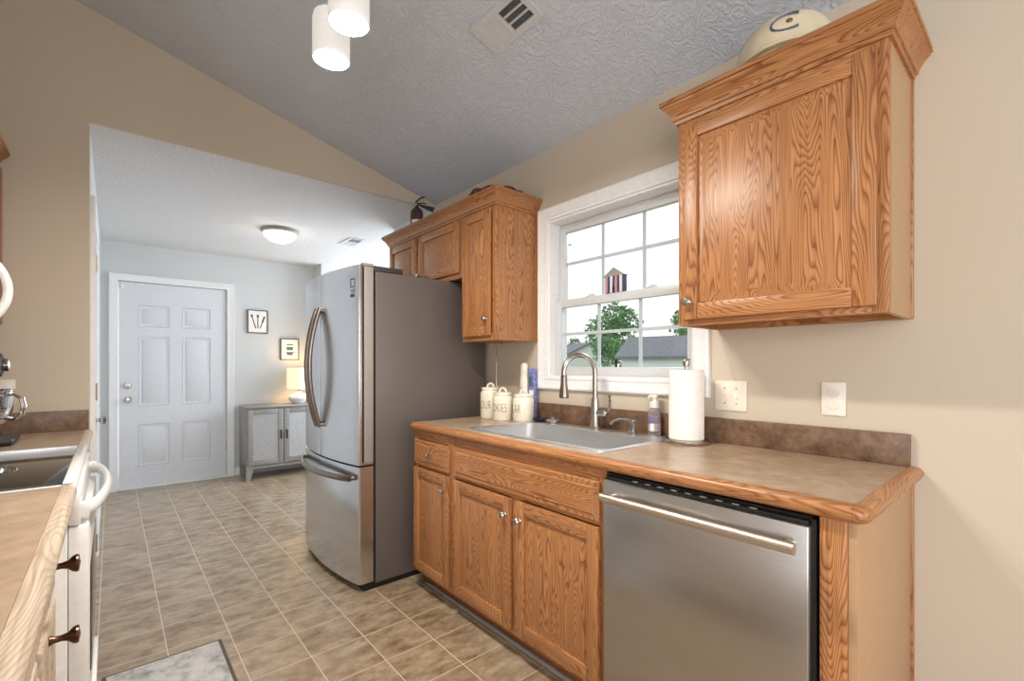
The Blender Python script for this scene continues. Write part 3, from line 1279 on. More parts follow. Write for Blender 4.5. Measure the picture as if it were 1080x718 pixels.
canister(1.735, 2.215, .062, .165, 'FLOUR', R(236), 'tallest cream lidded canister, at the back beside the refrigerator')
canister(1.715, 2.075, .058, .142, 'COOKIES', R(252), 'middle cream lidded canister lettered COOKIES in the row of three')
canister(1.77, 1.958, .061, .135, 'SUGAR', R(212), 'wide cream lidded canister nearest the window and the sink')


def wall_bottle():
    x, y, z = 1.843, 2.032, .9155
    root = thing('white_bottle', 'tall white plastic bottle standing behind the canisters', 'bottle', (x, y, z))

    def ov(rx, ry, zz):
        return [(x + rx * math.cos(2 * math.pi * i / 20), y + ry * math.sin(2 * math.pi * i / 20), z + zz) for i in range(20)]
    b = MB()
    b.loft([ov(.016, .026, 0), ov(.019, .03, .006), ov(.019, .03, .22), ov(.018, .028, .25)], 'white_plastic')
    b.build('body', root)
    b = MB()
    b.loft([ov(.0175, .0275, .2505), ov(.018, .028, .254), ov(.018, .028, .312), ov(.014, .023, .324), ov(.005, .01, .329)], 'ivory_plastic')
    b.build('cap', root)
    x, y = 1.85, 1.966
    b = MB()
    b.box(x - .012, x + .012, y - .026, y + .026, z, z + .295, 'blue_print', .002)
    b.box(x - .0128, x - .012, y - .01, y + .02, z + .19, z + .25, 'art_teal')
    b.box(x - .0128, x - .012, y - .018, y + .018, z + .1, z + .17, 'paper')
    tag(b.build('printed_box', None, (x, y, z)), 'slim blue printed box upright against the wall behind the canisters', 'box')


wall_bottle()


def strainers():
    z = .9225
    for i, (x, y, m, lab) in enumerate(((1.79, 1.845, 'black_plastic', 'black rubber sink strainer lying on the sink edge by the canisters'), (1.80, 1.755, 'chrome', 'shiny metal sink strainer lying right of the black one'))):
        root = thing('sink_strainer', lab, 'strainer', (x, y, z))
        b = MB()
        b.lathe([(0, 0), (.028, 0), (.034, .006), (.041, .012), (.041, .015), (.034, .014), (.028, .006), (0, .005)], (x, y, z), m)
        b.build('basket', root)
        b = MB()
        b.lathe([(0, .004), (.006, .004), (.005, .018), (.011, .024), (.009, .03), (0, .031)], (x, y, z), m)
        b.build('knob', root)


strainers()


def paper_towel():
    x, y, z = 1.776, .975, .9155
    root = thing('paper_towel_holder', 'steel paper towel holder with a full white roll on the counter', 'paper towel holder', (x, y, z))
    b = MB()
    b.lathe([(0, 0), (.088, 0), (.09, .004), (.09, .012), (.084, .016), (0, .017)], (x, y, z), 'nickel', seg=36)
    b.build('base', root)
    b = MB()
    b.cyl((x, y, z + .016), (x, y, z + .315), .006, 'nickel', seg=12)
    b.lathe([(0, .308), (.012, .308), (.014, .318), (.013, .33), (.019, .336), (.017, .340), (0, .338)], (x, y, z), 'nickel', seg=20)
    b.build('rod', root)
    b = MB()
    prof = [(.02, .0175), (.0675, .0175), (.068, .02)]
    for i in range(1, 24):
        hh = .02 + .272 * i / 24
        prof.append((.068 - (.0004 if i % 2 else 0), hh))
    prof += [(.068, .292), (.067, .2945), (.02, .2945), (.02, .0175)]
    b.lathe(prof, (x, y, z), 'paper', seg=40)
    b.build('paper_roll', root)


paper_towel()


def plates():
    x = XR - .006
    y0, y1, z0, z1 = .782, .908, 1.047, 1.167
    root = thing('switch_plate', 'wide white double toggle switch plate above the backsplash', 'light switch', (XR, .845, 1.047))
    b = MB()
    b.box(x, XR - .0005, y0, y1, z0, z1, 'ivory_plastic', .003)
    b.build('plate', root)
    for yy, up in ((.868, 1), (.822, -1)):
        b = MB()
        b.box(x - .0015, x + .001, yy - .007, yy + .007, 1.093, 1.121, 'white_plastic', .001)
        b.box(x - .012, x, yy - .004, yy + .004, 1.107 if up > 0 else 1.099, 1.116 if up > 0 else 1.108, 'white_plastic', .0015)
        b.build('toggle', root)
    for yy in (.868, .822):
        for zz in (1.077, 1.137):
            b = MB()
            b.lathe([(0, 0), (.0035, 0), (.003, .0015), (0, .002)], (x, yy, zz), 'gasket', '-X', seg=10)
            b.build('screw', root)
    y0, y1, z0, z1 = .458, .53, 1.056, 1.171
    root = thing('wall_outlet', 'white wall outlet with two oval safety plugs under right upper cabinet', 'outlet', (XR, .494, 1.056))
    b = MB()
    b.box(x, XR - .0005, y0, y1, z0, z1, 'white_plastic', .003)
    b.build('plate', root)
    for zz in (1.134, 1.093):
        b = MB()
        b.lathe([(0, 0), (.017, 0), (.016, .004), (0, .005)], (x + .001, .494, zz), 'ivory_plastic', '-X', seg=24, sc=(.85, 1.15, 1))
        b.build('socket_cover', root)
    # outlet on the wall of the opening, behind the mixer
    root = thing('wall_outlet', 'ivory wall outlet behind the stand mixer', 'outlet', (-.368, YD, 1.05))
    b = MB()
    b.box(-.404, -.332, YD - .006, YD - .0005, 1.05, 1.164, 'ivory_plastic', .003)
    b.build('plate', root)
    for zz in (1.087, 1.128):
        b = MB()
        b.lathe([(0, 0), (.017, 0), (.016, .003), (0, .0035)], (-.368, YD - .005, zz), 'white_plastic', '-Y', seg=24)
        b.build('socket', root)


plates()


# ------------------------------------------------------------------ wall cabinets on the window wall
XU = 1.585
XUD = 1.5655


def upper_right():
    y0, y1, z0, z1 = .287, .90, 1.373, 2.135
    root = thing('wall_cabinet', 'large single-door oak wall cabinet right of the window', 'cabinet', (1.74, .593, z0))
    b = MB()
    # box with a recessed bottom
    b.box(XU + .02, XR - .018, y0, y0 + .014, z0, z1, 'cab_side_vinyl')
    b.box(XU + .02, XR - .003, y1 - .014, y1, z0, z1, 'oak_z')
    b.box(XU + .02, XR - .003, y0 + .014, y1 - .014, z0 + .018, z0 + .03, 'oak_y')
    b.box(XU + .02, XR - .003, y0 + .014, y1 - .014, z1 - .012, z1, 'oak_y')
    b.box(XR - .012, XR - .003, y0 + .014, y1 - .014, z0 + .03, z1 - .012, 'oak_y')
    b.box(XR - .03, XR - .003, y0 + .014, y1 - .014, z0, z0 + .018, 'oak_y')
    b.box(XU, XU + .02, y0, y0 + .038, z0, z1, 'oak_z', .001)
    b.box(XU, XU + .02, y1 - .038, y1, z0, z1, 'oak_z', .001)
    b.box(XU, XU + .02, y0 + .038, y1 - .038, z0, z0 + .038, 'oak_y', .001)
    b.box(XU, XU + .02, y0 + .038, y1 - .038, z1 - .06, z1, 'oak_y', .001)
    b.build('body', root)
    b = MB()
    b.box(XR - .0175, XR - .002, y0 - .006, y0 + .013, z0, z1, 'oak_z', .002)
    b.build('scribe_strip', root)
    raised_door(root, XUD, y0 + .024, y1 - .024, z0 + .02, z1 - .038, (y1 - .05, 1.455), stile=.056)
    b = MB()
    b.molding([(XR - .003, y1), (XU, y1), (XU, y0), (XR - .003, y0)], [(o, z1 - .016 + h) for o, h in CROWN], 'oak_y', lambda p, h: (p.x, p.y, h), side=1)
    b.build('crown_molding', root)


upper_right()


def upper_left():
    y0, y1, z0, z1 = 1.972, 2.292, 1.368, 2.125
    root = thing('wall_cabinet', 'tall narrow oak wall cabinet left of the window', 'cabinet', (1.74, 2.13, z0))
    b = MB()
    b.box(XU + .02, XR - .003, y0, y0 + .014, z0, z1, 'oak_z')
    b.box(XU + .02, XR - .003, y1 - .014, y1, z0, z1, 'oak_z')
    b.box(XU + .02, XR - .003, y0 + .014, y1 - .014, z0 + .004, z0 + .018, 'oak_y')
    b.box(XU + .02, XR - .003, y0 + .014, y1 - .014, z1 - .012, z1, 'oak_y')
    b.box(XU, XU + .02, y0, y0 + .036, z0, z1, 'oak_z', .001)
    b.box(XU, XU + .02, y1 - .03, y1, z0, z1, 'oak_z', .001)
    b.box(XU, XU + .02, y0 + .036, y1 - .03, z0, z0 + .038, 'oak_y', .001)
    b.box(XU, XU + .02, y0 + .036, y1 - .03, z1 - .05, z1, 'oak_y', .001)
    b.build('body', root)
    b = MB()
    b.box(XR - .0175, XR - .002, y0 - .008, y0 - .0005, z0, z1, 'oak_z', .002)
    b.build('scribe_strip', root)
    raised_door(root, XUD, 2.012, 2.272, z0 + .026, z1 - .03, (2.04, 1.487), stile=.05)
    # over the refrigerator
    ya, yb, za = 2.294, 3.235, 1.752
    r2 = thing('wall_cabinet', 'short two-door oak wall cabinet above the refrigerator', 'cabinet', (1.74, 2.76, za))
    b = MB()
    b.box(XU + .02, XR - .003, ya, ya + .014, za, z1, 'oak_z')
    b.box(XU + .02, XR - .003, yb - .014, yb, za, z1, 'oak_z')
    b.box(XU + .02, XR - .003, ya + .014, yb - .014, za + .004, za + .018, 'oak_y')
    b.box(XU + .02, XR - .003, ya + .014, yb - .014, z1 - .012, z1, 'oak_y')
    b.box(XU, XU + .02, ya, ya + .03, za, z1, 'oak_z', .001)
    b.box(XU, XU + .02, yb - .03, yb, za, z1, 'oak_z', .001)
    b.box(XU, XU + .02, 2.785, 2.835, za + .034, z1 - .05, 'oak_z', .001)
    b.box(XU, XU + .02, ya + .03, yb - .03, za, za + .034, 'oak_y', .001)
    b.box(XU, XU + .02, ya + .03, yb - .03, z1 - .05, z1, 'oak_y', .001)
    b.build('body', r2)
    raised_door(r2, XUD, 2.316, 2.79, za + .03, z1 - .03, (2.762, za + .075), stile=.05)
    raised_door(r2, XUD, 2.828, 3.217, za + .03, z1 - .03, (2.856, za + .075), stile=.05)
    for r, path in ((root, [(XU, ya - .001), (XU, y0), (XR - .003, y0)]), (r2, [(XR - .003, yb), (XU, yb), (XU, ya)])):
        b = MB()
        b.molding(path, [(o, z1 - .014 + h) for o, h in CROWN], 'oak_y', lambda p, h: (p.x, p.y, h), side=1)
        b.build('crown_molding', r)


upper_left()


# ------------------------------------------------------------------ refrigerator
def fridge():
    y0, y1 = 2.432, 3.342
    ym = (y0 + y1) / 2
    root = thing('refrigerator', 'stainless steel French-door refrigerator with dark sides', 'refrigerator', (1.45, ym, 0))

    def xf(y):
        return 1.008 - .05 * (1 - ((y - ym) / .455) ** 2)
    b = MB()
    b.box(1.103, 1.862, y0, y1, .03, 1.748, 'fridge_side', .006)
    b.build('body', root)
    b = MB()
    b.box(1.09, 1.103, y0 + .006, y1 - .006, .06, 1.742, 'black_plastic')
    b.build('gasket', root)

    def door(name, ya, yb, za, zb):
        n = 14
        pts = [(xf(ya + (yb - ya) * i / n), ya + (yb - ya) * i / n) for i in range(n + 1)]
        # rounded edges
        pts = [(1.089, ya)] + [(pts[0][0] + .008, ya)] + [(pts[0][0] + .001, ya + .004)] + pts[1:-1] + [(pts[-1][0] + .001, yb - .004)] + [(pts[-1][0] + .008, yb)] + [(1.089, yb)]
        d = MB()
        d.prism(pts, 2, za, zb, 'stainless_door')
        return d.build(name, root, angle=20)
    dr = door('door', y0, ym - .002, .688, 1.772)
    dl = door('door', ym + .002, y1, .688, 1.772)
    fz = door('freezer_drawer', y0, y1, .045, .678)
    b = MB()
    b.box(1.04, 1.85, y0 + .01, y1 - .01, .0, .044, 'black_plastic')
    b.build('base_grille', root)
    # door liner strip visible on the near side
    b = MB()
    b.box(1.036, 1.0885, y0 - .002, y0 + .004, .70, 1.765, 'gasket', .001)
    b.box(1.026, 1.0355, y0 - .0015, y0 + .004, .70, 1.765, 'black_plastic')
    b.build('side_trim', dr)
    for yy, d in ((ym - .03, dr), (ym + .03, dl)):
        h = MB()
        pts = []
        for i in range(21):
            t = i / 20
            pts.append((xf(yy) - .012 - .062 * math.sin(math.pi * t) ** .8, yy, .862 + .708 * t))
        h.tube(pts, .013, 'handle_steel', 14, ry=.012, up=(0, 1, 0))
        for t in (.02, .98):
            h.cyl((xf(yy) + .002, yy, .862 + .708 * t), (xf(yy) - .016, yy, .862 + .708 * t), .012, 'handle_steel', seg=12)
        h.build('handle', d)
    h = MB()
    pts = []
    for i in range(21):
        t = i / 20
        yy = y0 + .05 + (y1 - y0 - .1) * t
        pts.append((xf(yy) - .018 - .042 * math.sin(math.pi * t) ** .6, yy, .615))
    h.tube(pts, .013, 'handle_steel', 14, ry=.017)
    for yy in (y0 + .055, y1 - .055):
        h.cyl((xf(yy) + .002, yy, .615), (xf(yy) - .02, yy, .615), .013, 'handle_steel', seg=12)
    h.build('handle', fz)
    # dispenser on the far door
    b = MB()
    pts = [(xf(3.08 + .2 * i / 6) - .0025, 3.08 + .2 * i / 6) for i in range(7)]
    b.prism(pts + [(xf(3.28) + .004, 3.28), (xf(3.08) + .004, 3.08)], 2, .985, 1.22, 'dark_grey')
    b.prism([(xf(3.1) - .003, 3.10), (xf(3.26) - .003, 3.26), (xf(3.26) + .002, 3.26), (xf(3.1) + .002, 3.10)], 2, 1.0, 1.15, 'black_plastic')
    b.build('dispenser', dl)
    b = MB()
    pts = [(xf(3.09 + .18 * i / 6) - .005, 3.09 + .18 * i / 6) for i in range(7)]
    b.prism(pts + [(xf(3.27) - .002, 3.27), (xf(3.09) - .002, 3.09)], 2, 1.225, 1.31, 'gasket')
    b.build('control_panel', dl)
    # dark marks of the sticker on the near door
    b = MB()

    def mark(ya, yb, za, zb):
        xa = min(xf(ya), xf(yb)) - .0006
        b.prism([(xf(ya) - .0006, ya), (xf(yb) - .0006, yb), (xf(yb) + .001, yb), (xf(ya) + .001, ya)], 2, za, zb, 'ink')
    mark(2.468, 2.474, 1.655, 1.70)
    mark(2.505, 2.511, 1.655, 1.70)
    mark(2.468, 2.511, 1.696, 1.702)
    mark(2.468, 2.511, 1.653, 1.659)
    mark(2.470, 2.476, 1.625, 1.647)
    mark(2.484, 2.490, 1.622, 1.647)
    mark(2.496, 2.510, 1.630, 1.634)
    mark(2.496, 2.510, 1.640, 1.644)
    mark(2.472, 2.510, 1.600, 1.618)
    b.build('sticker', dr)
    for yy in (y0 + .002, y1 - .062):
        b = MB()
        b.box(1.09, 1.27, yy, yy + .06, 1.7485, 1.778, 'dark_grey', .004)
        b.box(1.035, 1.095, yy + .008, yy + .05, 1.7725, 1.788, 'gasket', .003)
        b.build('hinge_cover', root)


fridge()

# power cord hanging beside the refrigerator
b = MB()
b.tube([(1.876, 2.335, 1.372), (1.877, 2.336, 1.25), (1.876, 2.332, 1.1), (1.872, 2.33, 1.02), (1.85, 2.335, .93), (1.84, 2.34, .75)], .0045, 'ivory_plastic', 8)
tag(b.build('power_cord', None, (1.876, 2.335, .75)), 'white cord hanging down the wall between refrigerator and canisters', 'cord')


# ------------------------------------------------------------------ things on top of the wall cabinets
def extinguisher():
    x, y, z = 1.69, 3.03, 2.1265
    root = thing('fire_extinguisher', 'red fire extinguisher with black lever on the cabinet above the refrigerator', 'fire extinguisher', (x, y, z))
    b = MB()
    r = .046
    b.lathe([(0, 0), (r * .95, 0), (r, .006), (r, .16)], (x, y, z), 'red', seg=28)
    b.lathe([(r, .16), (r, .2), (r * .93, .222), (r * .7, .24), (r * .38, .252), (0, .253)], (x, y, z), 'extinguisher_dark', seg=28)
    b.build('cylinder', root)
    b = MB()
    a0, a1 = R(195), R(262)
    rings = []
    for i in range(9):
        a = a0 + (a1 - a0) * i / 8
        rings.append([(x + (r + .0008) * math.cos(a), y + (r + .0008) * math.sin(a), z + h) for h in (.06, .155)])
    b.loft(rings, 'paper', caps=False, closed=False)
    b.build('label', root)
    b = MB()
    b.cyl((x, y, z + .25), (x, y, z + .285), .014, 'black_plastic', seg=14)
    b.tube([(x, y, z + .28), (x + .02, y - .03, z + .283), (x + .04, y - .06, z + .275)], .007, 'black_plastic', 8, ry=.004)
    b.tube([(x - .006, y + .008, z + .292), (x + .012, y - .022, z + .315), (x + .034, y - .052, z + .326)], .008, 'black_plastic', 8, ry=.004)
    b.build('lever', root)
    b = MB()
    b.cyl((x + .012, y - .012, z + .272), (x + .095, y - .075, z + .238), .006, 'dark_grey', r1=.02, seg=14)
    b.build('nozzle', root)
    b = MB()
    b.lathe([(0, 0), (.013, 0), (.013, .008), (0, .009)], (x - .013, y - .009, z + .268), 'chrome', axis=(-.76, -.65, 0), seg=16)
    b.build('gauge', root)


extinguisher()


def wicker_tray():
    x, y, z = 1.715, 2.13, 2.1265
    b = MB()
    prof = [(0, .0), (.13, 0), (.152, .04), (.158, .078), (.15, .09)]
    n = 8
    for i in range(n):
        t = (i + 1) / n
        prof.append((.15 * (1 - t) + .0, .09 + .03 * math.sin(t * math.pi / 2)))
    b.lathe(prof, (x, y, z), 'wicker', seg=32)
    for k in range(9):
        a = k * 2 * math.pi / 9
        b.tube([(x + .155 * math.cos(a + t * .08), y + .155 * math.sin(a + t * .08), z + .085 + .012 * math.sin(t * math.pi / 8)) for t in range(9)], .007, 'wicker', 8)
    tag(b.build('wicker_basket', None, (x, y, z)), 'round dark brown wicker basket on top of the narrow wall cabinet', 'basket')


wicker_tray()


def dish():
    x, y, z = 1.70, .585, 2.1365
    root = thing('covered_dish', 'cream covered dish with a blue ring mark on right wall cabinet', 'dish', (x, y, z))

    def E(a, bq, zz, tilt=0.0):
        return [(x + a * math.cos(2 * math.pi * i / 36), y + bq * math.sin(2 * math.pi * i / 36), z + zz) for i in range(36)]
    b = MB()
    b.loft([E(.09, .09, 0), E(.105, .11, .01), E(.13, .14, .07), E(.134, .145, .08), E(.126, .137, .084)], 'dish_cream')
    b.build('bowl', root)
    b = MB()
    rings = [E(.136, .147, .092), E(.14, .152, .098), E(.136, .147, .106)]
    for i in range(1, 9):
        t = i / 9
        k = math.cos(t * math.pi / 2) ** .7
        rings.append(E(.134 * k, .145 * k, .106 + .125 * math.sin(t * math.pi / 2)))
    b.loft(rings, 'dish_cream')
    b.build('cover', root)
    # ring mark on the side facing the room
    d = Vector((-.93, -.25, .30)).normalized()
    c = Vector((x - .108, y - .052, z + .155))
    q = d.to_track_quat('Z', 'Y').to_matrix()
    b = MB()
    b.tube([tuple(c + q @ Vector((.05 * math.cos(2 * math.pi * i / 24), .03 * math.sin(2 * math.pi * i / 24), .004))) for i in range(4, 21)], .0045, 'dish_blue', 8)
    b.ball(tuple(c), .012, 'dish_brown')
    b.build('ring_mark', root)
    for s in (1, -1):
        b = MB()
        b.tube([(x - .02, y + s * .14, z + .1), (x - .01, y + s * .165, z + .104), (x + .03, y + s * .165, z + .104), (x + .04, y + s * .138, z + .1)], .007, 'dish_brown', 8)
        b.build('handle', root)


dish()


# ------------------------------------------------------------------ ceiling fixtures
def pendant():
    xs, z0 = .559, 2.272
    root = thing('ceiling_light', 'ceiling light with white cylinder glass shades over the kitchen', 'ceiling light', (xs, 1.41, vault(xs)))
    b = MB()
    nrm = (-SLOPE, 0, -1.0)
    b.lathe([(0, 0), (.065, 0), (.065, .015), (.05, .028), (0, .03)], (xs, 1.41, vault(xs) - .001), 'nickel', axis=nrm)
    b.build('canopy', root)
    b = MB()
    b.cyl((xs, 1.41, vault(xs) - .02), (xs, 1.41, z0 + .27), .008, 'nickel')
    b.tube([(xs, 1.16, z0 + .26), (xs, 1.41, z0 + .28), (xs, 1.66, z0 + .26)], .008, 'nickel', 10)
    b.build('arm', root)
    for x, y in ((.569, 1.607), (.549, 1.40), (.559, 1.19)):
        s = MB()
        r = .0605
        s.lathe([(.018, .158), (.04, .156), (r * .93, .146), (r, .128), (r, .0), (r - .003, 0.0), (r - .003, .126), (.04, .152), (.018, .154), (.018, .158)], (x, y, z0), 'shade_glow', seg=32)
        o = s.build('shade', root)
        q = MB()
        q.cyl((x, y, z0 + .154), (x, y, z0 + .262), .014, 'nickel', r1=.01)
        q.build('socket', o)
        q = MB()
        q.ball((x, y, z0 + .06), .03, 'bulb_glow')
        q.build('bulb', o)
        d = bpy.data.lights.new('pendant_glow', 'AREA')
        d.shape = 'DISK'
        d.size = .108
        d.energy = 9.5
        d.color = lin((255, 246, 234))[:3]
        l = bpy.data.objects.new('pendant_glow', d)
        l.location = (x, y, z0 + .004)
        COL.objects.link(l)


pendant()


def register(name, label, x0, x1, y0, y1, zf, nx, group=None):
    """Ceiling register: frame, two louvre fields, dark duct behind"""
    cx, cy = (x0 + x1) / 2, (y0 + y1) / 2
    root = thing(name, label, 'vent', (cx, cy, zf(cx)))
    b = MB()

    def slab(xa, xb, ya, yb, top, bot, m):
        b.prism([(xa, zf(xa) - top), (xb, zf(xb) - top), (xb, zf(xb) - bot), (xa, zf(xa) - bot)], 1, ya, yb, m)
    fr = .026
    slab(x0, x0 + fr, y0, y1, .0008, .008, 'vinyl_window')
    slab(x1 - fr, x1, y0, y1, .0008, .008, 'vinyl_window')
    slab(x0 + fr, x1 - fr, y0, y0 + fr, .0008, .008, 'vinyl_window')
    slab(x0 + fr, x1 - fr, y1 - fr, y1, .0008, .008, 'vinyl_window')
    slab(x0 + fr, x1 - fr, cy - .006, cy + .006, .0008, .007, 'vinyl_window')
    b.build('frame', root)
    b = MB()
    slab(x0 + fr, x1 - fr, y0 + fr, y1 - fr, .0006, .0016, 'black_plastic')
    b.build('duct', root)
    n = 12
    b = MB()
    for half, (ya, yb) in enumerate(((y0 + fr, cy - .006), (cy + .006, y1 - fr))):
        for i in range(n):
            ym = ya + (yb - ya) * (i + .5) / n
            t = 1 if half else -1
            w = (yb - ya) / n * (.36 if half == 0 else .6)
            for k in range(1):
                xa, xb = x0 + fr, x1 - fr
                rings = []
                for xx in (xa, xb):
                    zz = zf(xx)
                    rings.append([(xx, ym - w / 2, zz - (.003 if t > 0 else .006)), (xx, ym + w / 2, zz - (.006 if t > 0 else .003)), (xx, ym + w / 2, zz - (.007 if t > 0 else .004)), (xx, ym - w / 2, zz - (.004 if t > 0 else .007))])
                b.loft(rings, 'vinyl_window')
        if half == 0:
            for i in (1, 2):
                xx = x0 + fr + (x1 - x0 - 2 * fr) * i / 3
                slab(xx - .003, xx + .003, ya, yb, .002, .0075, 'vinyl_window')
    b.build('louvers', root)


register('ceiling_vent', 'white louvered ceiling vent in the sloped kitchen ceiling', 1.152, 1.298, 1.315, 1.615, vault, 3)
register('ceiling_vent', 'small white ceiling vent in the flat back room ceiling', 1.70, 1.85, 4.30, 4.60, lambda x: ZB, 3)


def dome_light():
    x, y = 1.14, 4.5
    root = thing('dome_light', 'glowing flush dome light on the flat back room ceiling', 'ceiling light', (x, y, ZB))
    b = MB()
    b.lathe([(0, 0), (.15, 0), (.156, -.008), (.15, -.022), (.138, -.03), (.13, -.024), (0, -.02)], (x, y, ZB - .0005), 'gasket', seg=40)
    b.build('base_ring', root)
    b = MB()
    prof = []
    for i in range(10):
        t = i / 9 * math.pi / 2
        prof.append((.134 * math.cos(t), -.027 - .085 * math.sin(t)))
    prof[-1] = (0, prof[-1][1])
    b.lathe(prof, (x, y, ZB), 'dome_glow', seg=40)
    b.build('glass_dome', root)
    b = MB()
    b.lathe([(0, 0), (.008, 0), (.009, -.008), (.005, -.014), (0, -.015)], (x, y, ZB - .1115), 'nickel', seg=14)
    b.build('finial', root)
    d = bpy.data.lights.new('dome_bulb', 'POINT')
    d.energy = 2.0
    d.shadow_soft_size = .1
    d.color = lin((255, 246, 232))[:3]
    l = bpy.data.objects.new('dome_bulb', d)
    l.location = (x, y, ZB - .24)
    COL.objects.link(l)


dome_light()


# ------------------------------------------------------------------ back room furniture
def console():
    x0, x1, y0, y1 = 1.082, 1.815, 5.56, 5.925
    root = thing('console_cabinet', 'grey two-door console cabinet with silver panels beside the back door', 'cabinet', (1.45, 5.74, 0))
    b = MB()
    b.box(x0, x1, y0 + .018, y1, .13, .765, 'grey_wood', .002)
    b.box(x0 - .008, x1 + .008, y0 - .006, y1 + .004, .765, .785, 'grey_wood', .003)
    b.box(x0, x1, y0 + .012, y1, .115, .145, 'grey_wood', .002)
    b.build('body', root)
    for xx, s in ((x0, 1), (x1, -1)):
        for yy in (y0 + .014, y1 - .05):
            k = MB()
            rings = []
            for zz, w in ((.115, .07), (.0, .04)):
                xa, xb = (xx, xx + s * w)
                rings.append([(xa, yy, zz), (xb, yy, zz), (xb, yy + w * .6, zz), (xa, yy + w * .6, zz)])
            k.loft(rings, 'grey_wood')
            k.build('leg', root)
    xm = (x0 + x1) / 2
    for xa, xb, hx in ((x0 + .012, xm - .003, xm - .03), (xm + .003, x1 - .012, xm + .03)):
        d = MB()
        st = .055
        za, zb = .155, .755
        d.box(xa, xa + st, y0, y0 + .017, za, zb, 'grey_wood', .002)
        d.box(xb - st, xb, y0, y0 + .017, za, zb, 'grey_wood', .002)
        d.box(xa + st, xb - st, y0, y0 + .017, za, za + st, 'grey_wood', .002)
        d.box(xa + st, xb - st, y0, y0 + .017, zb - st, zb, 'grey_wood', .002)
        o = d.build('door', root)
        p = MB()
        p.box(xa + st, xb - st, y0 + .007, y0 + .014, za + st, zb - st, 'hammered_silver')
        p.build('panel', o)
        h = MB()
        h.box(hx - .008, hx + .008, y0 - .022, y0 - .012, .42, .52, 'bronze', .003)
        for zz in (.435, .505):
            h.cyl((hx, y0 - .014, zz), (hx, y0 + .001, zz), .006, 'bronze', seg=10)
        h.build('handle', o)


console()


def table_lamp():
    x, y, z = 1.66, 5.74, .7855
    root = thing('table_lamp', 'glowing table lamp with cream shade on the grey console', 'lamp', (x, y, z))
    b = MB()
    b.lathe([(0, 0), (.055, 0), (.06, .006), (.09, .03), (.115, .06), (.11, .085), (.07, .108), (.03, .12), (.02, .135), (0, .136)], (x, y, z), 'ceramic_white', seg=32)
    b.build('base', root)
    b = MB()
    b.cyl((x, y, z + .135), (x, y, z + .2), .008, 'nickel')
    b.build('stem', root)
    b = MB()
    b.lathe([(.132, .17), (.128, .41), (.126, .41), (.13, .17), (.132, .17)], (x, y, z), 'lamp_shade_glow', seg=36)
    b.build('shade', root)
    b = MB()
    b.ball((x, y, z + .235), .03, 'bulb_glow')
    b.cyl((x, y, z + .195), (x, y, z + .21), .013, 'nickel')
    b.build('bulb', root)
    d = bpy.data.lights.new('lamp_bulb', 'POINT')
    d.energy = 3.0
    d.shadow_soft_size = .04
    d.color = lin((255, 214, 156))[:3]
    l = bpy.data.objects.new('lamp_bulb', d)
    l.location = (x, y, z + .30)
    COL.objects.link(l)


table_lamp()


def pictures():
    g = None
    for k, (x0, x1, z0, z1) in enumerate(((1.165, 1.375, 1.595, 1.86), (1.51, 1.715, 1.292, 1.545))):
        lab = ('small framed print of three kitchen utensils, left and higher of two', 'small framed print of stacked cooking pots above the lamp')[k]
        root = thing('picture', lab, 'picture', ((x0 + x1) / 2, YB, z0), None)
        yf = YB - .022
        b = MB()
        f = .009
        m = 'ink'
        b.box(x0, x0 + f, yf, YB - .0008, z0, z1, m, .001)
        b.box(x1 - f, x1, yf, YB - .0008, z0, z1, m, .001)
        b.box(x0 + f, x1 - f, yf, YB - .0008, z0, z0 + f, m, .001)
        b.box(x0 + f, x1 - f, yf, YB - .0008, z1 - f, z1, m, .001)
        b.build('frame', root)
        b = MB()
        yp = yf + .008
        b.box(x0 + f, x1 - f, yp, YB - .002, z0 + f, z1 - f, 'paper')
        cx, w = (x0 + x1) / 2, x1 - x0
        if k == 0:
            for i, tilt in ((-1, -.28), (0, 0.0), (1, .34)):
                bx, bz = cx + i * .022, z0 + .055
                tx, tz = bx + tilt * .14, bz + .14
                b.tube([(bx, yp, bz), ((bx + tx) / 2, yp, (bz + tz) / 2), (tx, yp, tz)], .0055, 'ink', 8, ry=.001, up=(0, 1, 0))
                if i < 1:
                    b.ball((tx, yp, tz), .016, 'art_teal' if i else 'ink', sc=(.8, .08, 1.2), seg=14)
                else:
                    b.tube([((bx + tx) / 2, yp, (bz + tz) / 2), (tx, yp, tz)], .009, 'ink', 8, ry=.001, up=(0, 1, 0))
        else:
            for zz, ww, hh, m in ((z0 + .055, .075, .035, 'art_teal'), (z0 + .115, .08, .04, 'art_teal'), (z0 + .175, .08, .012, 'ink')):
                b.prism([(cx - ww / 2 + .008, zz), (cx + ww / 2 - .008, zz), (cx + ww / 2, zz + hh), (cx - ww / 2, zz + hh)], 1, yp - .0008, yp + .0005, m)
            b.box(cx - .05, cx + .07, yp - .0008, yp + .0005, z0 + .088, z0 + .094, 'ink')
        b.build('print', root)


pictures()


# ------------------------------------------------------------------ left run: counter, range, far counter
XLF = -0.118    # face frame of the left base cabinets
XLD = -0.099    # their door faces


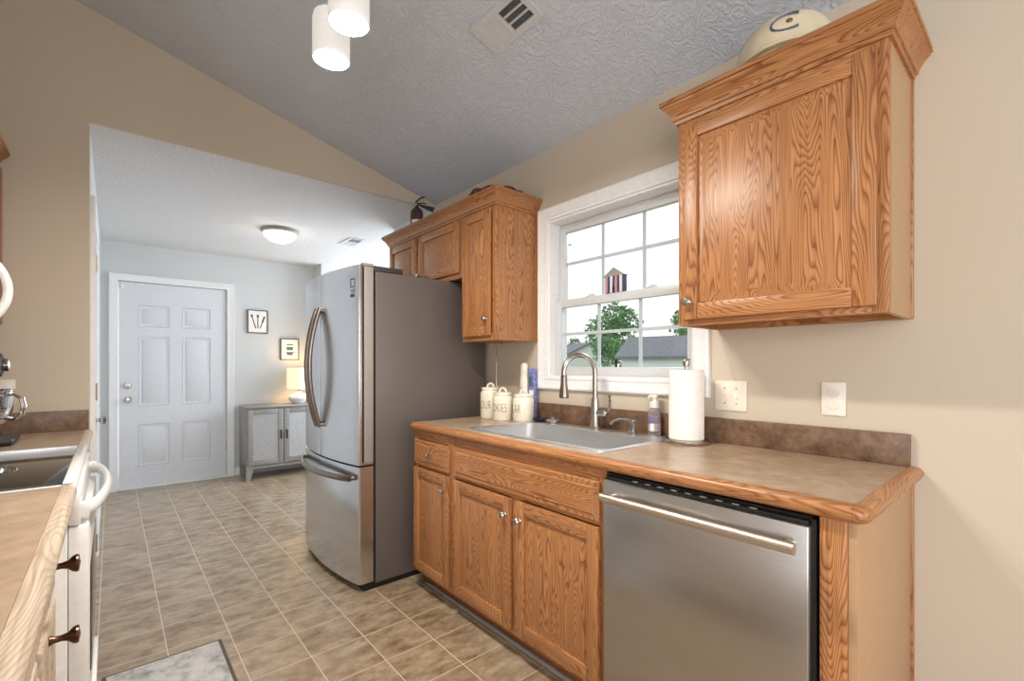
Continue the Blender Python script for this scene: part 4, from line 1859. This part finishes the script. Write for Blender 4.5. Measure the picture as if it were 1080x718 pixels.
def left_base():
    # near units; the run continues towards the camera
    units = ((-.35, .36, 'oak base cabinet at the near end of the left counter', None), (.362, 1.236, 'oak drawer base cabinet in the left run nearest the camera', None), (1.238, 1.686, 'oak base cabinet with dark knobs between the range and the drawer cabinet', 1.37))
    for ya, yb, lab, ky in units[1:]:
        root = thing('base_cabinet', lab, 'cabinet', (-.42, (ya + yb) / 2, 0))
        b = MB()
        b.box(XL + .003, XLF - .02, ya, yb, .10, .872, 'oak_pale_z')
        b.box(XLF - .02, XLF, ya, ya + .03, .10, .872, 'oak_pale_z', .001)
        b.box(XLF - .02, XLF, yb - .03, yb, .10, .872, 'oak_pale_z', .001)
        for a, c in ((.10, .14), (.675, .70), (.845, .872)):
            b.box(XLF - .02, XLF, ya + .03, yb - .03, a, c, 'oak_pale_y', .001)
        b.build('body', root)
        b = MB()
        b.box(XL + .003, XLF - .075, ya, yb, 0, .0995, 'toe_kick')
        b.build('toe_kick', root)
        if ky:
            slab_front(root, XLD, ya + .012, yb - .16, .70, .85, None, 1, 'drawer', 'bronze', 'oak_pale')
            dr = root.children[-1]
            add_big_knob(dr, XLD, ky, .805)
            dd = raised_door(root, XLD, ya + .012, yb - .16, .124, .684, None, 1, 'door', .048, 'bronze', 'oak_pale')
            add_big_knob(dd, XLD, ky, .652)
        else:
            for za, zb in ((.70, .85), (.515, .684), (.325, .505), (.124, .315)):
                slab_front(root, XLD, ya + .012, yb - .012, za, zb, None, 1, 'drawer', 'bronze', 'oak_pale')
                add_big_knob(root.children[-1], XLD, (ya + yb) / 2 - .05, (za + zb) / 2)


def add_big_knob(parent, xf, y, z):
    k = MB()
    k.lathe([(0, 0), (.010, 0), (.010, .003), (.007, .008), (.0062, .02), (.009, .03), (.016, .037), (.0185, .043), (.0175, .047), (0, .05)], (xf - .001, y, z), 'bronze', 'X', seg=22)
    return k.build('knob', parent)


left_base()


def left_counter(name, label, ya, yb, wallside, nos, splash_end):
    root = thing(name, label, 'countertop', (-.42, (ya + yb) / 2, .874))
    zt, zb = .915, .8735
    b = MB()
    b.box(XL + .003, -.098, ya, yb, zb, zt, 'laminate')
    b.build('top', root)
    prof = [(0, zb), (.012, zb - .001), (.021, zb + .004), (.027, zb + .013), (.029, zb + .022), (.027, zb + .032), (.021, zb + .039), (.012, zt + .0005), (0, zt)]
    b = MB()
    b.molding([(-.0975, ya), (-.0975, yb)], prof, nos, lambda p, h: (p.x, p.y, h), side=1)
    b.build('nosing', root)
    b = MB()
    b.box(XL + .003, XL + .022, ya, yb - (.02 if splash_end else 0), .9155, 1.012, 'laminate_dark', .002)
    if splash_end:
        b.box(XL + .003, -.084, YD - .021, YD - .002, .9155, 1.012, 'laminate_dark', .002)
    b.build('backsplash', root)


left_counter('countertop', 'brown laminate counter with oak edge at lower left', .0, 1.687, True, 'oak_pale_y', False)
left_counter('countertop', 'short brown counter beyond the range holding the mixer', 2.452, 3.098, True, 'oak_pale_y', True)


def far_base():
    ya, yb = 2.454, 3.096
    root = thing('base_cabinet', 'oak base cabinet under the short counter beyond the range', 'cabinet', (-.42, 2.77, 0))
    b = MB()
    b.box(XL + .003, XLF, ya, yb, .10, .872, 'oak_pale_z')
    b.build('body', root)
    b = MB()
    b.box(XL + .003, XLF - .075, ya, yb, 0, .0995, 'toe_kick')
    b.build('toe_kick', root)
    m = (ya + yb) / 2
    for p, q, kk in ((ya + .012, m - .003, m - .03), (m + .003, yb - .012, m + .03)):
        raised_door(root, XLD, p, q, .124, .85, None, 1, 'door', .048, 'bronze', 'oak_pale')


far_base()


def range_stove():
    ya, yb = 1.692, 2.446
    root = thing('kitchen_range', 'white electric range with black glass cooktop between the left counters', 'range', (-.4, 2.07, 0))
    b = MB()
    b.box(XL + .02, -.088, ya, yb, .02, .895, 'white_enamel', .003)
    b.box(-.6, -.12, ya + .02, yb - .02, .0, .02, 'black_plastic')
    b.build('body', root)
    b = MB()
    b.box(XL + .09, -.098, ya + .012, yb - .012, .9155, .9205, 'black_glass', .001)
    b.build('cooktop', root)
    b = MB()
    b.box(XL + .02, -.07, ya - .0015, yb + .0015, .8955, .915, 'white_enamel', .004)
    b.box(XL + .09, -.098, yb - .0135, yb + .002, .9155, .924, 'stainless', .002)
    b.box(-.098, -.074, ya, yb, .9155, .923, 'white_enamel', .004)
    b.build('rim', root)
    b = MB()
    b.box(XL + .02, XL + .085, ya, yb, .9155, 1.08, 'white_enamel', .006)
    b.box(XL + .085, XL + .088, ya + .25, yb - .25, .98, 1.05, 'black_glass', .001)
    bp = b.build('backguard', root)
    for yy in (1.76, 1.84, 2.30, 2.38):
        k = MB()
        k.lathe([(0, 0), (.022, 0), (.02, .012), (.016, .022), (0, .024)], (XL + .085, yy, 1.01), 'white_enamel', 'X', seg=20)
        k.build('knob', bp)
    d = MB()
    d.box(-.087, -.046, ya + .004, yb - .004, .245, .80, 'white_enamel', .006)
    d.box(-.0465, -.0435, ya + .1, yb - .1, .36, .66, 'black_glass', .001)
    do = d.build('oven_door', root)
    k = MB()
    k.box(-.087, -.062, ya + .002, yb - .002, .803, .893, 'white_enamel', .005)
    k.build('front_panel', root)
    h = MB()
    pts = []
    for i in range(25):
        t = i / 24
        yy = ya + .03 + (yb - ya - .06) * t
        pts.append((-.056 + .047 * math.sin(math.pi * t) ** .55, yy, .838))
    h.tube(pts, .011, 'white_enamel', 14, ry=.019)
    for yy in (ya + .03, yb - .03):
        h.box(-.064, -.045, yy - .012, yy + .012, .815, .86, 'white_enamel', .004)
    h.build('handle', do)
    d = MB()
    d.box(-.087, -.05, ya + .004, yb - .004, .06, .238, 'white_enamel', .006)
    d.box(-.05, -.036, ya + .12, yb - .12, .205, .222, 'white_enamel', .004)
    d.build('drawer', root)


range_stove()


def microwave():
    ya, yb, z0, z1 = 1.693, 2.447, 1.335, 1.745
    root = thing('microwave', 'white over-range microwave with bowed handle at the left edge', 'microwave', (-.52, 2.07, z0))
    b = MB()
    b.box(XL + .003, -.335, ya, yb, z0, z1, 'white_enamel', .004)
    b.build('body', root)
    b = MB()
    b.box(-.3345, -.315, ya, 2.27, z0 + .02, z1 - .03, 'white_enamel', .004)
    b.box(-.315, -.313, ya + .07, 2.17, z0 + .07, z1 - .09, 'black_glass', .001)
    do = b.build('door', root)
    b = MB()
    b.box(-.3345, -.316, 2.274, yb, z0 + .02, z1 - .03, 'white_enamel', .004)
    b.box(-.316, -.3145, 2.29, yb - .016, z1 - .12, z1 - .06, 'black_glass', .0005)
    b.build('control_panel', root)
    h = MB()
    pts = []
    for i in range(17):
        t = i / 16
        pts.append((-.318 + .06 * math.sin(math.pi * t) ** .6, 2.245, 1.365 + .222 * t))
    h.tube(pts, .012, 'white_enamel', 12, ry=.012, up=(0, 1, 0))
    h.build('handle', do)


microwave()


def left_uppers():
    z1 = 2.135
    root = thing('wall_cabinet', 'oak wall cabinet with crown at the left edge beyond the microwave', 'cabinet', (-.55, 2.77, 1.39))
    ya, yb = 2.45, 3.075
    b = MB()
    b.box(XL + .003, -.412, ya, yb, 1.39, z1, 'oak_z', .001)
    b.box(-.412, -.39, ya, yb + .02, 1.39, z1, 'oak_z', .001)
    b.build('body', root)
    m = (ya + yb) / 2
    for p, q in ((ya + .02, m - .003), (m + .003, yb - .005)):
        raised_door(root, -.37, p, q, 1.41, z1 - .03, None, 1, 'door')
    b = MB()
    b.molding([(-.40, ya), (-.40, yb + .02)], [(o, z1 - .016 + h) for o, h in CROWN], 'oak_y', lambda p, h: (p.x, p.y, h), side=1)
    b.build('crown_molding', root)


left_uppers()


def mixer():
    x, y, z = -.40, 2.74, .9155
    root = thing('stand_mixer', 'stand mixer with polished steel bowl on the short left counter', 'mixer', (x, y, z))
    b = MB()
    # foot and column
    b.box(x - .24, x + .11, y - .10, y + .10, z, z + .03, 'black_plastic', .012)
    b.prism([(x - .23, z + .025), (x - .14, z + .025), (x - .15, z + .25), (x - .22, z + .25)], 1, y - .055, y + .055, 'black_plastic', .01)
    b.build('base', root)
    b = MB()
    rings = []
    for t, w, hh in ((-.25, .02, .02), (-.24, .05, .05), (-.19, .062, .062), (-.07, .066, .064), (.02, .058, .058), (.068, .044, .046), (.076, .02, .02)):
        rings.append([(x + t, y + w * math.cos(2 * math.pi * j / 20), z + .315 + hh * math.sin(2 * math.pi * j / 20)) for j in range(20)])
    b.loft(rings, 'black_plastic')
    b.build('head', root)
    b = MB()
    b.lathe([(0, 0), (.024, 0), (.026, .006), (.026, .018), (.02, .022), (0, .023)], (x + .07, y, z + .315), 'chrome', 'X')
    b.build('hub_cap', root)
    b = MB()
    b.ball((x + .05, y - .062, z + .3), .015, 'chrome')
    b.build('lock_knob', root)
    b = MB()
    prof = [(0, .035), (.05, .035), (.052, .045), (.04, .055), (.062, .065), (.09, .10), (.103, .15), (.107, .21), (.111, .213), (.109, .216), (.104, .213), (.1, .15), (.086, .102), (.055, .07), (0, .065)]
    b.lathe(prof, (x, y, z), 'chrome', seg=40)
    bo = b.build('bowl', root)
    b = MB()
    # bowl handle on the side facing right
    a = R(-40)
    ca, sa = math.cos(a), math.sin(a)
    pts = [(.106, .195), (.15, .2), (.176, .186), (.184, .155), (.176, .122), (.15, .105), (.098, .108)]
    b.tube([(x + r * ca, y + r * sa, z + h) for r, h in pts], .006, 'chrome', 10, ry=.011, up=(-sa, ca, 0))
    b.build('handle', bo)
    b = MB()
    b.cyl((x, y, z + .16), (x, y, z + .255), .012, 'chrome')
    b.build('beater_shaft', root)


mixer()


# ------------------------------------------------------------------ floor mat
def floor_mat():
    b = MB()
    x0, x1, y0, y1 = -.03, .372, 1.65, 2.425
    b.box(x0, x1, y0, y1, .0005, .009, 'mat_border', .003)
    b.box(x0 + .014, x1 - .014, y0 + .014, y1 - .014, .008, .0115, 'mat_marble', .002)
    tag(b.build('floor_mat', None, ((x0 + x1) / 2, (y0 + y1) / 2, 0)), 'grey marbled kitchen mat on the tile floor by the range', 'mat')


floor_mat()


# ------------------------------------------------------------------ outside the kitchen window
def outside():
    b = MB()
    b.box(2.3, 110, -40, 110, -.5, -.4, 'lawn')
    struct(b.build('ground_outside'))

    def house(label, c, ang, L, W, zw, zr, name='shed'):
        root = thing(name, label, 'shed' if name == 'shed' else 'house', (c[0], c[1], -.4))
        M = Matrix.Translation((c[0], c[1], 0)) @ Matrix.Rotation(R(ang), 4, 'Z')

        def pt(u, v, z):
            p = M @ Vector((u, v, z))
            return (p.x, p.y, p.z)
        b = MB()
        poly = [(-W / 2, -.4), (W / 2, -.4), (W / 2, zw), (0, zr - .05), (-W / 2, zw)]
        b.loft([[pt(-L / 2, v, z) for v, z in poly], [pt(L / 2, v, z) for v, z in poly]], 'siding_white')
        b.build('walls', root)
        b = MB()
        e = .25
        k = (zr - zw) / (W / 2)
        for s in (1, -1):
            sec = [(0, zr), (s * (W / 2 + e), zw - k * e), (s * (W / 2 + e), zw - k * e + .12), (0, zr + .12)]
            b.loft([[pt(-L / 2 - e, v, z) for v, z in sec], [pt(L / 2 + e, v, z) for v, z in sec]], 'roof_grey')
        b.build('roof', root)
    house('white shed with low grey gable roof, right in the window view', (19.9, 12.1), 103, 3.0, 2.8, 1.66, 2.5)
    house('white neighbour house with pale gable, left in the window view', (25.9, 22.7), 60, 5.0, 4.0, 1.7, 2.7, 'house')

    def tree(label, c, h, r, seed):
        rnd = random.Random(seed)
        root = thing('tree', label, 'tree', (c[0], c[1], -.4))
        b = MB()
        b.cyl((c[0], c[1], -.4), (c[0], c[1], h * .6), r * .08, 'bark', r1=r * .04, seg=10)
        b.build('trunk', root)
        bm = bmesh.new()
        blobs = [(Vector((c[0] + rnd.uniform(-.6, .6) * r, c[1] + rnd.uniform(-.6, .6) * r, h * rnd.uniform(.45, .85))), r * rnd.uniform(.3, .5)) for _ in range(9)]
        for bc, br in blobs:
            for _ in range(230):
                d = Vector((rnd.gauss(0, 1), rnd.gauss(0, 1), rnd.gauss(0, 1))).normalized()
                p = bc + d * br * rnd.uniform(.55, 1.0)
                q = Vector((rnd.gauss(0, 1), rnd.gauss(0, 1), rnd.gauss(0, 1))).normalized()
                s = q.orthogonal().normalized()
                t = q.cross(s)
                k = rnd.uniform(.1, .2) * r / 2.6
                vs = [bm.verts.new(p + s * k), bm.verts.new(p + t * k * .6), bm.verts.new(p - s * k), bm.verts.new(p - t * k * .6)]
                bm.faces.new(vs)
        f = MB()
        f.slot('leaf')
        me = bpy.data.meshes.new('t')
        bm.to_mesh(me)
        bm.free()
        f.bm.from_mesh(me)
        bpy.data.meshes.remove(me)
        f.build('crown', root, smooth=False)
    tree('tall leafy tree behind the shed, highest crown in the window view', (29.5, 22.5), 6.0, 2.6, 3)
    tree('leafy tree behind the shed roof, right of the tallest tree', (31.0, 16.4), 5.2, 2.5, 4)
    tree('low leafy tree at the right edge of the window view', (38.5, 15.4), 6.2, 3.0, 5)
    tree('bushy tree between the shed and the white neighbour house', (23.9, 17.8), 3.2, 1.6, 6)
    tree('small distant tree left, behind the neighbour house', (42, 37), 4.3, 2.4, 8)


outside()
